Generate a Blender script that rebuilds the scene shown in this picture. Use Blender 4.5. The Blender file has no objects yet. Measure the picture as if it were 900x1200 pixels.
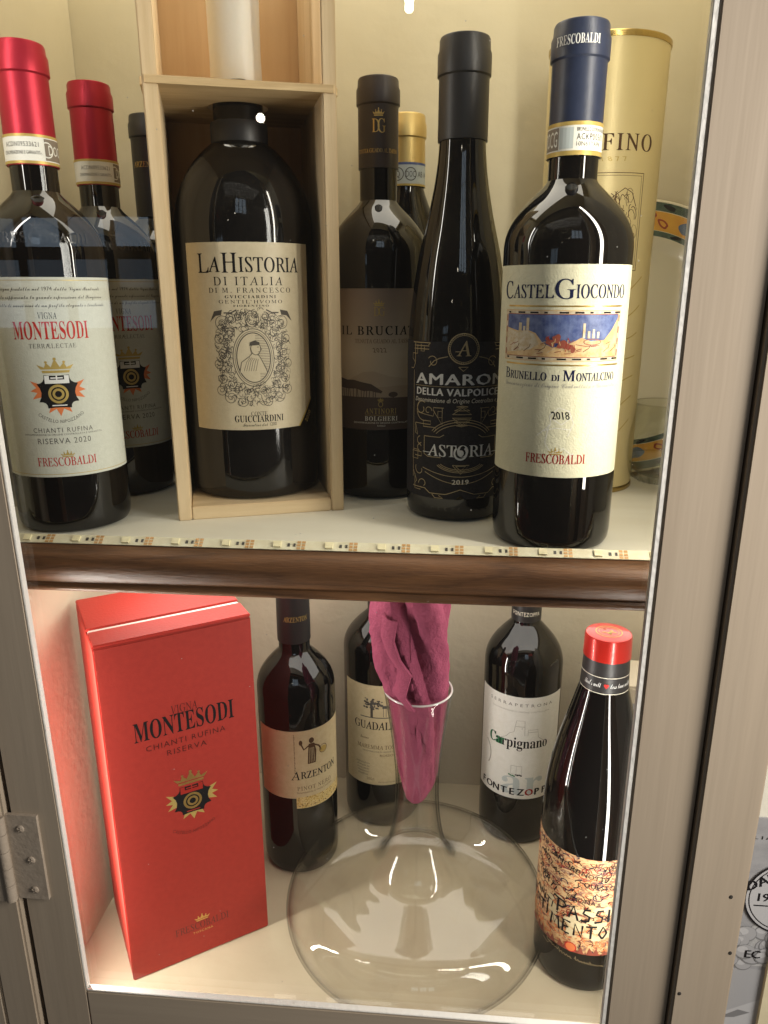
import bpy, bmesh, math, random
from mathutils import Matrix, Vector
S = bpy.context.scene
C = S.collection
# ------------------------------------------------------------------ camera
R = ((0.9959024, 0.0244066, -0.0870789),
     (0.09041952, -0.28631386, 0.95385989),
     (-0.00165142, -0.95782498, -0.28734749))      # rows: world X, Y, Z seen in camera axes (right, down, forward)
cam = bpy.data.cameras.new('camera')
cam.sensor_fit = 'VERTICAL'
cam.sensor_height = 36.0
cam.sensor_width = 27.0
cam.lens = 870.0 / 1200.0 * 36.0
cam.clip_start = 0.02
cam.clip_end = 50.0
camo = bpy.data.objects.new('camera', cam)
C.objects.link(camo)
CAM_Z = 0.157
camo.matrix_world = Matrix(((R[0][0], -R[0][1], -R[0][2], 0.0),
                            (R[1][0], -R[1][1], -R[1][2], 0.0),
                            (R[2][0], -R[2][1], -R[2][2], CAM_Z),
                            (0, 0, 0, 1)))
S.camera = camo
# ------------------------------------------------------------------ world and lamps
W = bpy.data.worlds.new('World')
S.world = W
W.use_nodes = True
W.node_tree.nodes['Background'].inputs[0].default_value = (1.0, 0.90, 0.78, 1)
W.node_tree.nodes['Background'].inputs[1].default_value = 0.05
S.view_settings.view_transform = 'Standard'
S.view_settings.look = 'None'
S.view_settings.exposure = 0.0
S.view_settings.gamma = 1.0
S.cycles.use_denoising = True
S.cycles.transparent_max_bounces = 40
S.cycles.max_bounces = 10
S.cycles.sample_clamp_indirect = 6.0
S.cycles.caustics_reflective = False
S.cycles.caustics_refractive = False


def area(name, loc, aim, sx, sy, watts, col):
    l = bpy.data.lights.new(name, 'AREA')
    l.shape = 'RECTANGLE'
    l.size, l.size_y = sx, sy
    l.energy = watts
    l.color = col
    o = bpy.data.objects.new(name, l)
    C.objects.link(o)
    z = -(Vector(aim) - Vector(loc)).normalized()
    y = Vector((0, 0, 1))
    if abs(z.z) > 0.95:
        y = Vector((0, 1, 0))
    x = y.cross(z).normalized()
    y = z.cross(x)
    o.matrix_world = Matrix(((x.x, y.x, z.x, loc[0]), (x.y, y.y, z.y, loc[1]), (x.z, y.z, z.z, loc[2]), (0, 0, 0, 1)))
    return o


WARM = (1.0, 0.93, 0.80)
NEUT = (1.0, 0.95, 0.88)
# light strips of the cabinet, one behind each door stile, above and below the shelf, plus two added fill lamps
area('light_strip_upper_left', (-0.300, 0.398, 0.23), (0.04, 0.56, 0.20), 0.009, 0.42, 0.44, NEUT)
area('light_strip_upper_right', (0.128, 0.406, 0.23), (-0.16, 0.58, 0.20), 0.009, 0.42, 0.62, WARM)
area('upper_fill', (-0.06, 0.60, 0.555), (-0.06, 0.60, 0.0), 0.46, 0.20, 1.6, WARM)  # added unseen fill overhead, lifts the upper walls
area('lower_fill', (-0.03, 0.56, -0.0225), (-0.03, 0.56, -0.30), 0.46, 0.18, 0.86, NEUT)  # added soft fill under the shelf, lifts the lower back wall and floor
area('light_strip_lower_left', (-0.264, 0.404, -0.19), (-0.10, 0.49, -0.19), 0.009, 0.26, 0.80, NEUT)
area('light_strip_lower_right', (0.132, 0.404, -0.19), (-0.10, 0.56, -0.20), 0.009, 0.26, 0.36, NEUT)
# the shop side: an added unseen lamp brightening the right of the door frame, a dim mullioned window far to the left, two pendant bulbs
area('frame_fill', (0.62, 0.10, 0.20), (0.10, 0.375, 0.0), 0.25, 0.7, 9.5, (1.0, 0.94, 0.86))
for i in range(4):
    for k in range(3):
        area('street_window_pane', (-1.86 + i * 0.19, -2.3, 0.06 + k * 0.16), (-0.3, 0.4, 0.2), 0.13, 0.11, (0.055, 0.025, 0.04, 0.015)[(i * 2 + k) % 4], (0.62, 0.80, 1.0))
for i in range(3):
    for k in range(2):
        area('tall_window_pane', (0.10 + i * 0.34, -2.4, 1.45 + k * 0.52), (0.0, 0.4, 0.2), 0.27, 0.45, 0.8, (0.70, 0.84, 1.0))
for bx, bz in ((-0.113, 0.745), (-0.113, 0.759), (-0.454, 0.535)):
    b = bpy.data.lights.new('pendant_bulb', 'POINT')
    b.energy = 0.2
    b.shadow_soft_size = 0.010
    b.color = (1.0, 0.9, 0.72)
    bo = bpy.data.objects.new('pendant_bulb', b)
    C.objects.link(bo)
    bo.location = (bx, -1.1, bz)


# ------------------------------------------------------------------ materials
def nd(t, kind, **kw):
    n = t.nodes.new(kind)
    for k, v in kw.items():
        setattr(n, k, v)
    return n


def mat(name, col, rough=0.5, metal=0.0, spec=0.5, coat=0.0, var=None, var_scale=30.0, stretch=(1, 1, 1), detail=4.0,
        bump=0.0, bump_scale=200.0, bump_stretch=None, rough_var=0.0, sss=0.0, lo=0.35, hi=0.65):
    """Principled surface; var = second colour mixed in by stretched noise, bump = fine noise relief."""
    m = bpy.data.materials.new(name)
    m.use_nodes = True
    t = m.node_tree
    p = t.nodes['Principled BSDF']
    p.inputs['Base Color'].default_value = (*col, 1)
    p.inputs['Roughness'].default_value = rough
    p.inputs['Metallic'].default_value = metal
    p.inputs['Specular IOR Level'].default_value = spec
    p.inputs['Coat Weight'].default_value = coat
    if sss:
        p.inputs['Subsurface Weight'].default_value = sss
        p.inputs['Subsurface Radius'].default_value = (0.004, 0.003, 0.002)
    tc = nd(t, 'ShaderNodeTexCoord')
    if var or rough_var:
        mp = nd(t, 'ShaderNodeMapping')
        mp.inputs['Scale'].default_value = stretch
        t.links.new(tc.outputs['Object'], mp.inputs[0])
        nz = nd(t, 'ShaderNodeTexNoise')
        nz.inputs['Scale'].default_value = var_scale
        nz.inputs['Detail'].default_value = detail
        nz.inputs['Roughness'].default_value = 0.6
        t.links.new(mp.outputs[0], nz.inputs['Vector'])
        mr = nd(t, 'ShaderNodeMapRange')
        mr.inputs[1].default_value = lo
        mr.inputs[2].default_value = hi
        t.links.new(nz.outputs[0], mr.inputs[0])
        if var:
            mx = nd(t, 'ShaderNodeMix', data_type='RGBA')
            mx.inputs[6].default_value = (*col, 1)
            mx.inputs[7].default_value = (*var, 1)
            t.links.new(mr.outputs[0], mx.inputs[0])
            t.links.new(mx.outputs[2], p.inputs['Base Color'])
        if rough_var:
            r2 = nd(t, 'ShaderNodeMapRange')
            r2.inputs[3].default_value = max(0.0, rough - rough_var)
            r2.inputs[4].default_value = min(1.0, rough + rough_var)
            t.links.new(mr.outputs[0], r2.inputs[0])
            t.links.new(r2.outputs[0], p.inputs['Roughness'])
    if bump:
        mp2 = nd(t, 'ShaderNodeMapping')
        mp2.inputs['Scale'].default_value = bump_stretch or (1, 1, 1)
        t.links.new(tc.outputs['Object'], mp2.inputs[0])
        n2 = nd(t, 'ShaderNodeTexNoise')
        n2.inputs['Scale'].default_value = bump_scale
        n2.inputs['Detail'].default_value = 3.0
        t.links.new(mp2.outputs[0], n2.inputs['Vector'])
        bp = nd(t, 'ShaderNodeBump')
        bp.inputs['Strength'].default_value = bump
        bp.inputs['Distance'].default_value = 0.002
        t.links.new(n2.outputs[0], bp.inputs['Height'])
        t.links.new(bp.outputs[0], p.inputs['Normal'])
    return m


def wood(name, dark, light, axis=2, scale=26.0, rough=0.5, spec=0.4, coat=0.0, ring=7.0, bump=0.15):
    """Long-grained wood: distorted bands plus fine streaks running along one axis."""
    m = bpy.data.materials.new(name)
    m.use_nodes = True
    t = m.node_tree
    p = t.nodes['Principled BSDF']
    p.inputs['Roughness'].default_value = rough
    p.inputs['Specular IOR Level'].default_value = spec
    p.inputs['Coat Weight'].default_value = coat
    p.inputs['Coat Roughness'].default_value = 0.25
    tc = nd(t, 'ShaderNodeTexCoord')
    mp = nd(t, 'ShaderNodeMapping')
    s = [1.0, 1.0, 1.0]
    s[axis] = 0.07
    mp.inputs['Scale'].default_value = s
    t.links.new(tc.outputs['Object'], mp.inputs[0])
    n1 = nd(t, 'ShaderNodeTexNoise')
    n1.inputs['Scale'].default_value = scale
    n1.inputs['Detail'].default_value = 2.0
    n1.inputs['Distortion'].default_value = 0.6
    t.links.new(mp.outputs[0], n1.inputs['Vector'])
    ml = nd(t, 'ShaderNodeMath', operation='MULTIPLY')
    ml.inputs[1].default_value = ring
    t.links.new(n1.outputs[0], ml.inputs[0])
    fr = nd(t, 'ShaderNodeMath', operation='PINGPONG')
    fr.inputs[1].default_value = 1.0
    t.links.new(ml.outputs[0], fr.inputs[0])
    n2 = nd(t, 'ShaderNodeTexNoise')
    n2.inputs['Scale'].default_value = scale * 22
    n2.inputs['Detail'].default_value = 3.0
    t.links.new(mp.outputs[0], n2.inputs['Vector'])
    ad = nd(t, 'ShaderNodeMix', data_type='FLOAT')
    ad.inputs[0].default_value = 0.45
    t.links.new(fr.outputs[0], ad.inputs[2])
    t.links.new(n2.outputs[0], ad.inputs[3])
    mx = nd(t, 'ShaderNodeMix', data_type='RGBA')
    mx.inputs[6].default_value = (*dark, 1)
    mx.inputs[7].default_value = (*light, 1)
    t.links.new(ad.outputs[0], mx.inputs[0])
    t.links.new(mx.outputs[2], p.inputs['Base Color'])
    bp = nd(t, 'ShaderNodeBump')
    bp.inputs['Strength'].default_value = bump
    bp.inputs['Distance'].default_value = 0.001
    t.links.new(n2.outputs[0], bp.inputs['Height'])
    t.links.new(bp.outputs[0], p.inputs['Normal'])
    return m


def clear_glass(name, edge=(0.55, 0.58, 0.55), face=(0.985, 0.985, 0.975), gloss=1.0, rough=0.0, dust=0.0, power=3.0):
    """Thin clear glass: light passes straight, more glass (and so less light) is crossed at a grazing angle; Fresnel reflection."""
    m = bpy.data.materials.new(name)
    m.use_nodes = True
    t = m.node_tree
    for n in list(t.nodes):
        if n.type != 'OUTPUT_MATERIAL':
            t.nodes.remove(n)
    out = [n for n in t.nodes if n.type == 'OUTPUT_MATERIAL'][0]
    lw = nd(t, 'ShaderNodeLayerWeight')
    lw.inputs[0].default_value = 0.5
    pw = nd(t, 'ShaderNodeMath', operation='POWER')
    pw.inputs[1].default_value = power
    t.links.new(lw.outputs['Facing'], pw.inputs[0])
    mx = nd(t, 'ShaderNodeMix', data_type='RGBA')
    mx.inputs[6].default_value = (*face, 1)
    mx.inputs[7].default_value = (*edge, 1)
    t.links.new(pw.outputs[0], mx.inputs[0])
    tr = nd(t, 'ShaderNodeBsdfTransparent')
    t.links.new(mx.outputs[2], tr.inputs[0])
    gl = nd(t, 'ShaderNodeBsdfGlossy')
    gl.inputs['Roughness'].default_value = rough
    p5 = nd(t, 'ShaderNodeMath', operation='POWER')
    p5.inputs[1].default_value = 5.0
    t.links.new(lw.outputs['Facing'], p5.inputs[0])
    fm = nd(t, 'ShaderNodeMath', operation='MULTIPLY_ADD')
    fm.inputs[1].default_value = 0.96 * gloss
    fm.inputs[2].default_value = 0.04 * gloss
    t.links.new(p5.outputs[0], fm.inputs[0])
    ms = nd(t, 'ShaderNodeMixShader')
    t.links.new(fm.outputs[0], ms.inputs[0])
    t.links.new(tr.outputs[0], ms.inputs[1])
    t.links.new(gl.outputs[0], ms.inputs[2])
    last = ms
    if dust:
        tc = nd(t, 'ShaderNodeTexCoord')
        vo = nd(t, 'ShaderNodeTexVoronoi')
        vo.inputs['Scale'].default_value = 95.0
        t.links.new(tc.outputs['Object'], vo.inputs['Vector'])
        lt = nd(t, 'ShaderNodeMapRange')
        lt.inputs[1].default_value = 0.045
        lt.inputs[2].default_value = 0.015
        t.links.new(vo.outputs['Distance'], lt.inputs[0])
        cr = nd(t, 'ShaderNodeSeparateColor')
        t.links.new(vo.outputs['Color'], cr.inputs[0])
        gt = nd(t, 'ShaderNodeMath', operation='GREATER_THAN')
        gt.inputs[1].default_value = 0.72
        t.links.new(cr.outputs[0], gt.inputs[0])
        sp = nd(t, 'ShaderNodeMath', operation='MULTIPLY')
        t.links.new(lt.outputs[0], sp.inputs[0])
        t.links.new(gt.outputs[0], sp.inputs[1])
        nz = nd(t, 'ShaderNodeTexNoise')
        nz.inputs['Scale'].default_value = 9.0
        nz.inputs['Detail'].default_value = 5.0
        t.links.new(tc.outputs['Object'], nz.inputs['Vector'])
        sm = nd(t, 'ShaderNodeMapRange')
        sm.inputs[1].default_value = 0.45
        sm.inputs[2].default_value = 0.8
        sm.inputs[4].default_value = dust
        t.links.new(nz.outputs[0], sm.inputs[0])
        sc = nd(t, 'ShaderNodeMath', operation='MULTIPLY')
        sc.inputs[1].default_value = 0.5
        t.links.new(sp.outputs[0], sc.inputs[0])
        sa = nd(t, 'ShaderNodeMath', operation='ADD')
        t.links.new(sc.outputs[0], sa.inputs[0])
        t.links.new(sm.outputs[0], sa.inputs[1])
        df = nd(t, 'ShaderNodeBsdfTranslucent')
        df.inputs[0].default_value = (0.8, 0.8, 0.78, 1)
        d2 = nd(t, 'ShaderNodeBsdfDiffuse')
        d2.inputs[0].default_value = (0.8, 0.8, 0.78, 1)
        dm = nd(t, 'ShaderNodeMixShader')
        t.links.new(df.outputs[0], dm.inputs[1])
        t.links.new(d2.outputs[0], dm.inputs[2])
        m2 = nd(t, 'ShaderNodeMixShader')
        t.links.new(sa.outputs[0], m2.inputs[0])
        t.links.new(ms.outputs[0], m2.inputs[1])
        t.links.new(dm.outputs[0], m2.inputs[2])
        last = m2
    t.links.new(last.outputs[0], out.inputs[0])
    return m


def ramp_mat(name, stops, axis='Z', z0=0.0, z1=0.1, rough=0.6, noise=0.0):
    """Printed colour bands along one object axis."""
    m = bpy.data.materials.new(name)
    m.use_nodes = True
    t = m.node_tree
    p = t.nodes['Principled BSDF']
    p.inputs['Roughness'].default_value = rough
    tc = nd(t, 'ShaderNodeTexCoord')
    sx = nd(t, 'ShaderNodeSeparateXYZ')
    t.links.new(tc.outputs['Object'], sx.inputs[0])
    mr = nd(t, 'ShaderNodeMapRange')
    mr.inputs[1].default_value = z0
    mr.inputs[2].default_value = z1
    t.links.new(sx.outputs[axis], mr.inputs[0])
    cr = nd(t, 'ShaderNodeValToRGB')
    e = cr.color_ramp.elements
    e[0].position, e[0].color = stops[0][0], (*stops[0][1], 1)
    e[1].position, e[1].color = stops[-1][0], (*stops[-1][1], 1)
    for pos, c in stops[1:-1]:
        k = e.new(pos)
        k.color = (*c, 1)
    t.links.new(mr.outputs[0], cr.inputs[0])
    t.links.new(cr.outputs[0], p.inputs['Base Color'])
    return m


def speckle_mat(name, cols, scale=300.0, rough=0.6, metal=0.0, stretch=(1, 1, 1)):
    """Small irregular patches of several colours."""
    m = bpy.data.materials.new(name)
    m.use_nodes = True
    t = m.node_tree
    p = t.nodes['Principled BSDF']
    p.inputs['Roughness'].default_value = rough
    p.inputs['Metallic'].default_value = metal
    tc = nd(t, 'ShaderNodeTexCoord')
    mp = nd(t, 'ShaderNodeMapping')
    mp.inputs['Scale'].default_value = stretch
    t.links.new(tc.outputs['Object'], mp.inputs[0])
    nz = nd(t, 'ShaderNodeTexNoise')
    nz.inputs['Scale'].default_value = scale
    nz.inputs['Detail'].default_value = 3.0
    nz.inputs['Distortion'].default_value = 1.2
    t.links.new(mp.outputs[0], nz.inputs['Vector'])
    cr = nd(t, 'ShaderNodeValToRGB')
    e = cr.color_ramp.elements
    n = len(cols)
    e[0].position, e[0].color = 0.30, (*cols[0], 1)
    e[1].position, e[1].color = 0.70, (*cols[-1], 1)
    for i in range(1, n - 1):
        k = e.new(0.30 + 0.40 * i / (n - 1))
        k.color = (*cols[i], 1)
    t.links.new(nz.outputs[0], cr.inputs[0])
    t.links.new(cr.outputs[0], p.inputs['Base Color'])
    return m


M = {}
M['wall_up'] = mat('cream wall paint', (0.62, 0.55, 0.37), 0.55, var=(0.57, 0.50, 0.33), var_scale=9, bump=0.25, bump_scale=60)
M['wall_low'] = mat('pale wall paint', (0.62, 0.55, 0.41), 0.6, var=(0.56, 0.49, 0.36), var_scale=10, bump=0.35, bump_scale=140)
M['shelf'] = mat('cream shelf board', (0.80, 0.77, 0.65), 0.5, var=(0.75, 0.71, 0.58), var_scale=18, stretch=(0.25, 2, 1), bump=0.1, bump_scale=120)
M['floor'] = mat('cream cabinet floor', (0.51, 0.44, 0.305), 0.5, var=(0.46, 0.39, 0.265), var_scale=16, bump=0.12, bump_scale=150)
M['walnut'] = wood('dark walnut moulding', (0.036, 0.015, 0.007), (0.27, 0.125, 0.052), axis=0, scale=70, rough=0.38, spec=0.3, coat=0.05, ring=4, bump=0.4)
M['taupe'] = mat('taupe door paint', (0.42, 0.345, 0.260), 0.5, var=(0.385, 0.312, 0.232), var_scale=38, stretch=(1, 1, 0.05), bump=0.16, bump_scale=110, bump_stretch=(1, 1, 0.05), lo=0.35, hi=0.65)
M['taupe_h'] = mat('taupe rail paint', (0.42, 0.345, 0.260), 0.5, var=(0.385, 0.312, 0.232), var_scale=38, stretch=(0.05, 1, 1), bump=0.16, bump_scale=110, bump_stretch=(0.05, 1, 1), lo=0.35, hi=0.65)
M['bead'] = mat('white glazing bead', (0.74, 0.72, 0.67), 0.5, var=(0.5, 0.47, 0.40), var_scale=90, lo=0.66, hi=0.74, bump=0.3, bump_scale=300)
M['hinge'] = mat('painted hinge metal', (0.40, 0.333, 0.262), 0.55, spec=0.25, var=(0.36, 0.295, 0.23), var_scale=120, bump=0.2, bump_scale=300)
M['dark_gap'] = mat('dark joint', (0.03, 0.025, 0.02), 0.9)
M['pane'] = clear_glass('window pane glass', edge=(0.8, 0.84, 0.82), face=(0.985, 0.99, 0.985), dust=0.0015)
M['crystal'] = clear_glass('decanter glass', edge=(0.14, 0.14, 0.13), face=(0.996, 0.994, 0.988), power=5.0, gloss=0.85)
M['bowl'] = clear_glass('goblet glass', edge=(0.35, 0.36, 0.30), face=(0.96, 0.96, 0.93), power=3.0)
M['bottle'] = mat('dark wine bottle glass', (0.0030, 0.0024, 0.0022), 0.025, spec=0.55, rough_var=0.012, var_scale=40)
M['bottle_dusty'] = mat('dusty wine bottle glass', (0.0045, 0.004, 0.0036), 0.06, spec=0.5, var=(0.010, 0.009, 0.0085), var_scale=26, rough_var=0.035)
M['bottle_matte'] = mat('matte black glass', (0.010, 0.009, 0.009), 0.22, spec=0.5)
M['paper_w'] = mat('white label paper', (0.74, 0.73, 0.68), 0.65, var=(0.70, 0.69, 0.63), var_scale=300, bump=0.12, bump_scale=900)
M['paper_m'] = mat('pale green white label paper', (0.61, 0.62, 0.54), 0.6, var=(0.57, 0.58, 0.50), var_scale=300, bump=0.12, bump_scale=900)
M['paper_c'] = mat('ivory label paper', (0.66, 0.64, 0.48), 0.62, var=(0.62, 0.60, 0.44), var_scale=300, bump=0.15, bump_scale=800)
M['paper_h'] = mat('beige satin label paper', (0.60, 0.52, 0.36), 0.38, spec=0.6, var=(0.56, 0.48, 0.33), var_scale=260, bump=0.1, bump_scale=800)
M['paper_a'] = mat('straw label paper', (0.62, 0.52, 0.32), 0.6, var=(0.57, 0.47, 0.28), var_scale=240, bump=0.12, bump_scale=800)
M['paper_k'] = mat('black label paper', (0.020, 0.019, 0.022), 0.6, var=(0.028, 0.027, 0.031), var_scale=400, bump=0.25, bump_scale=900)
M['ink'] = mat('black ink', (0.012, 0.011, 0.012), 0.5)
M['navy'] = mat('navy ink', (0.012, 0.016, 0.055), 0.5)
M['red_ink'] = mat('red ink', (0.50, 0.035, 0.03), 0.5)
M['maroon'] = mat('maroon ink', (0.33, 0.03, 0.022), 0.5)
M['grey_ink'] = mat('grey ink', (0.11, 0.105, 0.095), 0.55)
M['gold_line'] = mat('pale gold line', (0.46, 0.36, 0.19), 0.42, metal=0.35)
M['emboss'] = mat('raised glass lettering', (0.012, 0.011, 0.011), 0.22, spec=0.8)
M['rim_glint'] = mat('rim with painted glint', (0.62, 0.58, 0.56), 0.15, spec=0.8, coat=0.6)  # bright line of refracted light in the clear rim, painted as a pale colour
M['pale_ink'] = mat('pale grey ink', (0.36, 0.35, 0.31), 0.6)
M['brown_ink'] = mat('brown ink', (0.10, 0.055, 0.028), 0.55)
M['engrave'] = mat('engraving ink', (0.085, 0.075, 0.062), 0.5)
M['gold'] = mat('gold foil', (0.72, 0.50, 0.17), 0.32, metal=0.85, var=(0.6, 0.4, 0.12), var_scale=200)
M['gold_ink'] = mat('gold ink', (0.52, 0.38, 0.12), 0.4, metal=0.3)
M['cream_ink'] = mat('cream ink', (0.75, 0.70, 0.58), 0.5)
M['white_ink'] = mat('white ink', (0.78, 0.78, 0.76), 0.5)
M['orange_ink'] = mat('orange ink', (0.70, 0.20, 0.07), 0.5)
M['green_ink'] = mat('green ink', (0.03, 0.16, 0.07), 0.5)
M['dark_red'] = mat('dark red embossing', (0.075, 0.008, 0.006), 0.35)
M['emboss_red'] = mat('raised red', (0.36, 0.022, 0.014), 0.35)
M['cap_red'] = mat('red foil capsule', (0.40, 0.018, 0.036), 0.42, metal=0.6, bump=0.05, bump_scale=200)
M['cap_red2'] = mat('bright red capsule', (0.52, 0.02, 0.012), 0.28, metal=0.3, coat=0.3)
M['cap_black'] = mat('black matte capsule', (0.022, 0.020, 0.020), 0.42, spec=0.5, bump=0.04, bump_scale=250)
M['cap_brown'] = mat('dark brown capsule', (0.035, 0.024, 0.021), 0.42, spec=0.5, bump=0.05, bump_scale=250)
M['cap_navy'] = mat('navy blue capsule', (0.014, 0.021, 0.048), 0.40, spec=0.5, var=(0.02, 0.028, 0.06), var_scale=120, bump=0.08, bump_scale=160)
M['cap_gold'] = mat('gold capsule', (0.64, 0.47, 0.18), 0.42, metal=0.7)
M['wax'] = mat('white sealing wax', (0.78, 0.75, 0.67), 0.4, sss=0.2, bump=0.4, bump_scale=60)
M['pine'] = wood('pale pine board', (0.55, 0.40, 0.22), (0.78, 0.62, 0.40), axis=2, scale=30, rough=0.6, spec=0.3)
M['pine_back'] = wood('warm pine back', (0.56, 0.36, 0.18), (0.72, 0.51, 0.29), axis=2, scale=16, rough=0.6, spec=0.3, ring=9)
M['pine_floor'] = wood('pine base', (0.56, 0.40, 0.22), (0.80, 0.64, 0.41), axis=0, scale=30, rough=0.6, spec=0.3)
M['ply'] = wood('plywood divider', (0.48, 0.33, 0.16), (0.74, 0.56, 0.32), axis=0, scale=60, rough=0.65, spec=0.3)
M['tube'] = mat('pale gold carton tube', (0.68, 0.56, 0.27), 0.38, metal=0.2, var=(0.73, 0.61, 0.32), var_scale=14, stretch=(1, 1, 0.2))
M['tube_rim'] = mat('brass tube rim', (0.50, 0.36, 0.12), 0.25, metal=0.9)
M['ceramic'] = mat('cream glazed ceramic', (0.70, 0.64, 0.46), 0.2, coat=0.4)
M['glaze_green'] = mat('dark green glaze', (0.08, 0.12, 0.085), 0.2, coat=0.4, var=(0.03, 0.05, 0.04), var_scale=120)
M['glaze_yellow'] = mat('yellow glaze', (0.66, 0.37, 0.05), 0.2, coat=0.4, var=(0.60, 0.28, 0.04), var_scale=40)
M['glaze_blue'] = mat('blue glaze', (0.10, 0.14, 0.22), 0.2, coat=0.4)
M['glaze_red'] = mat('brown red glaze', (0.28, 0.045, 0.02), 0.2, coat=0.4)
M['red_board'] = mat('red gift box board', (0.39, 0.032, 0.021), 0.52, spec=0.35, var=(0.35, 0.027, 0.018), var_scale=220, bump=0.05, bump_scale=700)
M['red_lid'] = mat('red gift box lid', (0.44, 0.028, 0.018), 0.48, spec=0.4, bump=0.14, bump_scale=500)
M['ribbon'] = mat('white satin ribbon', (0.78, 0.72, 0.66), 0.4)
M['napkin'] = mat('magenta paper napkin', (0.32, 0.070, 0.125), 0.9, spec=0.15, var=(0.28, 0.060, 0.108), var_scale=60, bump=0.5, bump_scale=520)
M['led_tape'] = mat('cream led tape', (0.72, 0.68, 0.50), 0.4, var=(0.64, 0.58, 0.40), var_scale=130)
M['led'] = mat('yellow led phosphor', (0.76, 0.69, 0.44), 0.3)
M['led_body'] = mat('white led body', (0.82, 0.80, 0.70), 0.35)
M['copper'] = mat('copper solder pad', (0.52, 0.30, 0.12), 0.35, metal=0.4)
M['smd'] = mat('black resistor', (0.04, 0.035, 0.03), 0.4)
M['carton'] = mat('cream carton', (0.62, 0.55, 0.42), 0.7)
M['plaster'] = mat('pale plaster wall', (0.62, 0.60, 0.52), 0.8, var=(0.57, 0.55, 0.47), var_scale=14, bump=0.2, bump_scale=90)
M['poster'] = mat('grey poster paper', (0.30, 0.30, 0.31), 0.5, var=(0.24, 0.24, 0.25), var_scale=40, stretch=(1, 1, 2))
for k, c in (('p_light', (0.40, 0.40, 0.41)), ('p_mid', (0.17, 0.17, 0.175)), ('p_dark', (0.08, 0.08, 0.08)), ('p_pale', (0.31, 0.31, 0.32))):
    M[k] = mat('poster print ' + k[2:], c, 0.5)
M['p_leaf'] = mat('poster leaf print', (0.28, 0.28, 0.28), 0.5, var=(0.42, 0.42, 0.42), var_scale=300)
M['band'] = mat('paper seal band', (0.74, 0.73, 0.66), 0.5)
M['band_grey'] = mat('grey brown seal print', (0.20, 0.16, 0.12), 0.5)
M['band_blue'] = mat('grey blue seal print', (0.45, 0.50, 0.50), 0.5)
M['dusk'] = ramp_mat('brown landscape label', [(0.0, (0.12, 0.078, 0.054)), (0.30, (0.13, 0.085, 0.06)), (0.33, (0.50, 0.40, 0.28)), (0.55, (0.56, 0.46, 0.33)), (0.72, (0.40, 0.31, 0.22)), (1.0, (0.21, 0.15, 0.11))], 'Z', 0.0551, 0.1576)
M['hill'] = mat('far hill print', (0.38, 0.29, 0.20), 0.6)
M['hill2'] = mat('near hill print', (0.45, 0.355, 0.25), 0.6)
M['tree_print'] = mat('tree silhouette print', (0.078, 0.050, 0.036), 0.6)
M['sky_print'] = mat('painted blue sky print', (0.035, 0.06, 0.20), 0.5, var=(0.12, 0.16, 0.32), var_scale=220)
M['ochre_print'] = mat('painted ochre hill print', (0.55, 0.33, 0.13), 0.5, var=(0.68, 0.50, 0.28), var_scale=260)
M['pale_print'] = mat('painted pale hill print', (0.62, 0.56, 0.44), 0.5, var=(0.50, 0.38, 0.22), var_scale=260)
M['rust_print'] = mat('painted rust print', (0.26, 0.06, 0.035), 0.5)
M['mosaic'] = speckle_mat('gold mosaic print', [(0.30, 0.17, 0.04), (0.62, 0.45, 0.14), (0.75, 0.62, 0.32), (0.45, 0.28, 0.07)], 420)
M['scribble'] = speckle_mat('scribbled paper print', [(0.10, 0.03, 0.04), (0.52, 0.20, 0.08), (0.62, 0.46, 0.24), (0.58, 0.34, 0.14), (0.18, 0.05, 0.05), (0.58, 0.44, 0.24)], 120, stretch=(1, 1, 2.2))

for k, m_ in M.items():      # ink and label paper are dull: little sheen
    if k.endswith('_ink') or k in ('ink', 'navy', 'maroon', 'engrave') or k.startswith('paper_'):
        m_.node_tree.nodes['Principled BSDF'].inputs['Specular IOR Level'].default_value = 0.12 if not k == 'paper_h' else 0.35


# ------------------------------------------------------------------ object helpers
def tag(o, label=None, cat=None, group=None, kind=None):
    if label:
        o['label'] = label
    if cat:
        o['category'] = cat
    if group:
        o['group'] = group
    if kind:
        o['kind'] = kind
    return o


def empty(name, loc=(0, 0, 0), rz=0.0, label=None, cat=None, group=None):
    o = bpy.data.objects.new(name, None)
    o.empty_display_size = 0.02
    C.objects.link(o)
    o.location = loc
    o.rotation_euler = (0, 0, rz)
    return tag(o, label, cat, group)


def link_mesh(name, verts, faces, mats, parent=None, smooth=False, mi=None, sharp=None):
    me = bpy.data.meshes.new(name)
    me.from_pydata([tuple(v) for v in verts], [], [tuple(f) for f in faces])
    if not isinstance(mats, (list, tuple)):
        mats = [mats]
    for m in mats:
        me.materials.append(m)
    if mi:
        for p, k in zip(me.polygons, mi):
            p.material_index = k
    bm = bmesh.new()
    bm.from_mesh(me)
    bmesh.ops.recalc_face_normals(bm, faces=bm.faces)
    bm.to_mesh(me)
    bm.free()
    if smooth:
        for p in me.polygons:
            p.use_smooth = True
        if sharp:
            me.set_sharp_from_angle(angle=math.radians(sharp))
    o = bpy.data.objects.new(name, me)
    C.objects.link(o)
    if parent:
        o.parent = parent
    return o


def bevel_box(name, a, b, m, parent=None, bev=0.0008, seg=2):
    bm = bmesh.new()
    add_box(bm, a, b)
    if bev:
        bmesh.ops.bevel(bm, geom=list(bm.edges), offset=bev, segments=seg, affect='EDGES')
    return link_bm(name, bm, m, parent, sharp=50 if bev else None)


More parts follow.
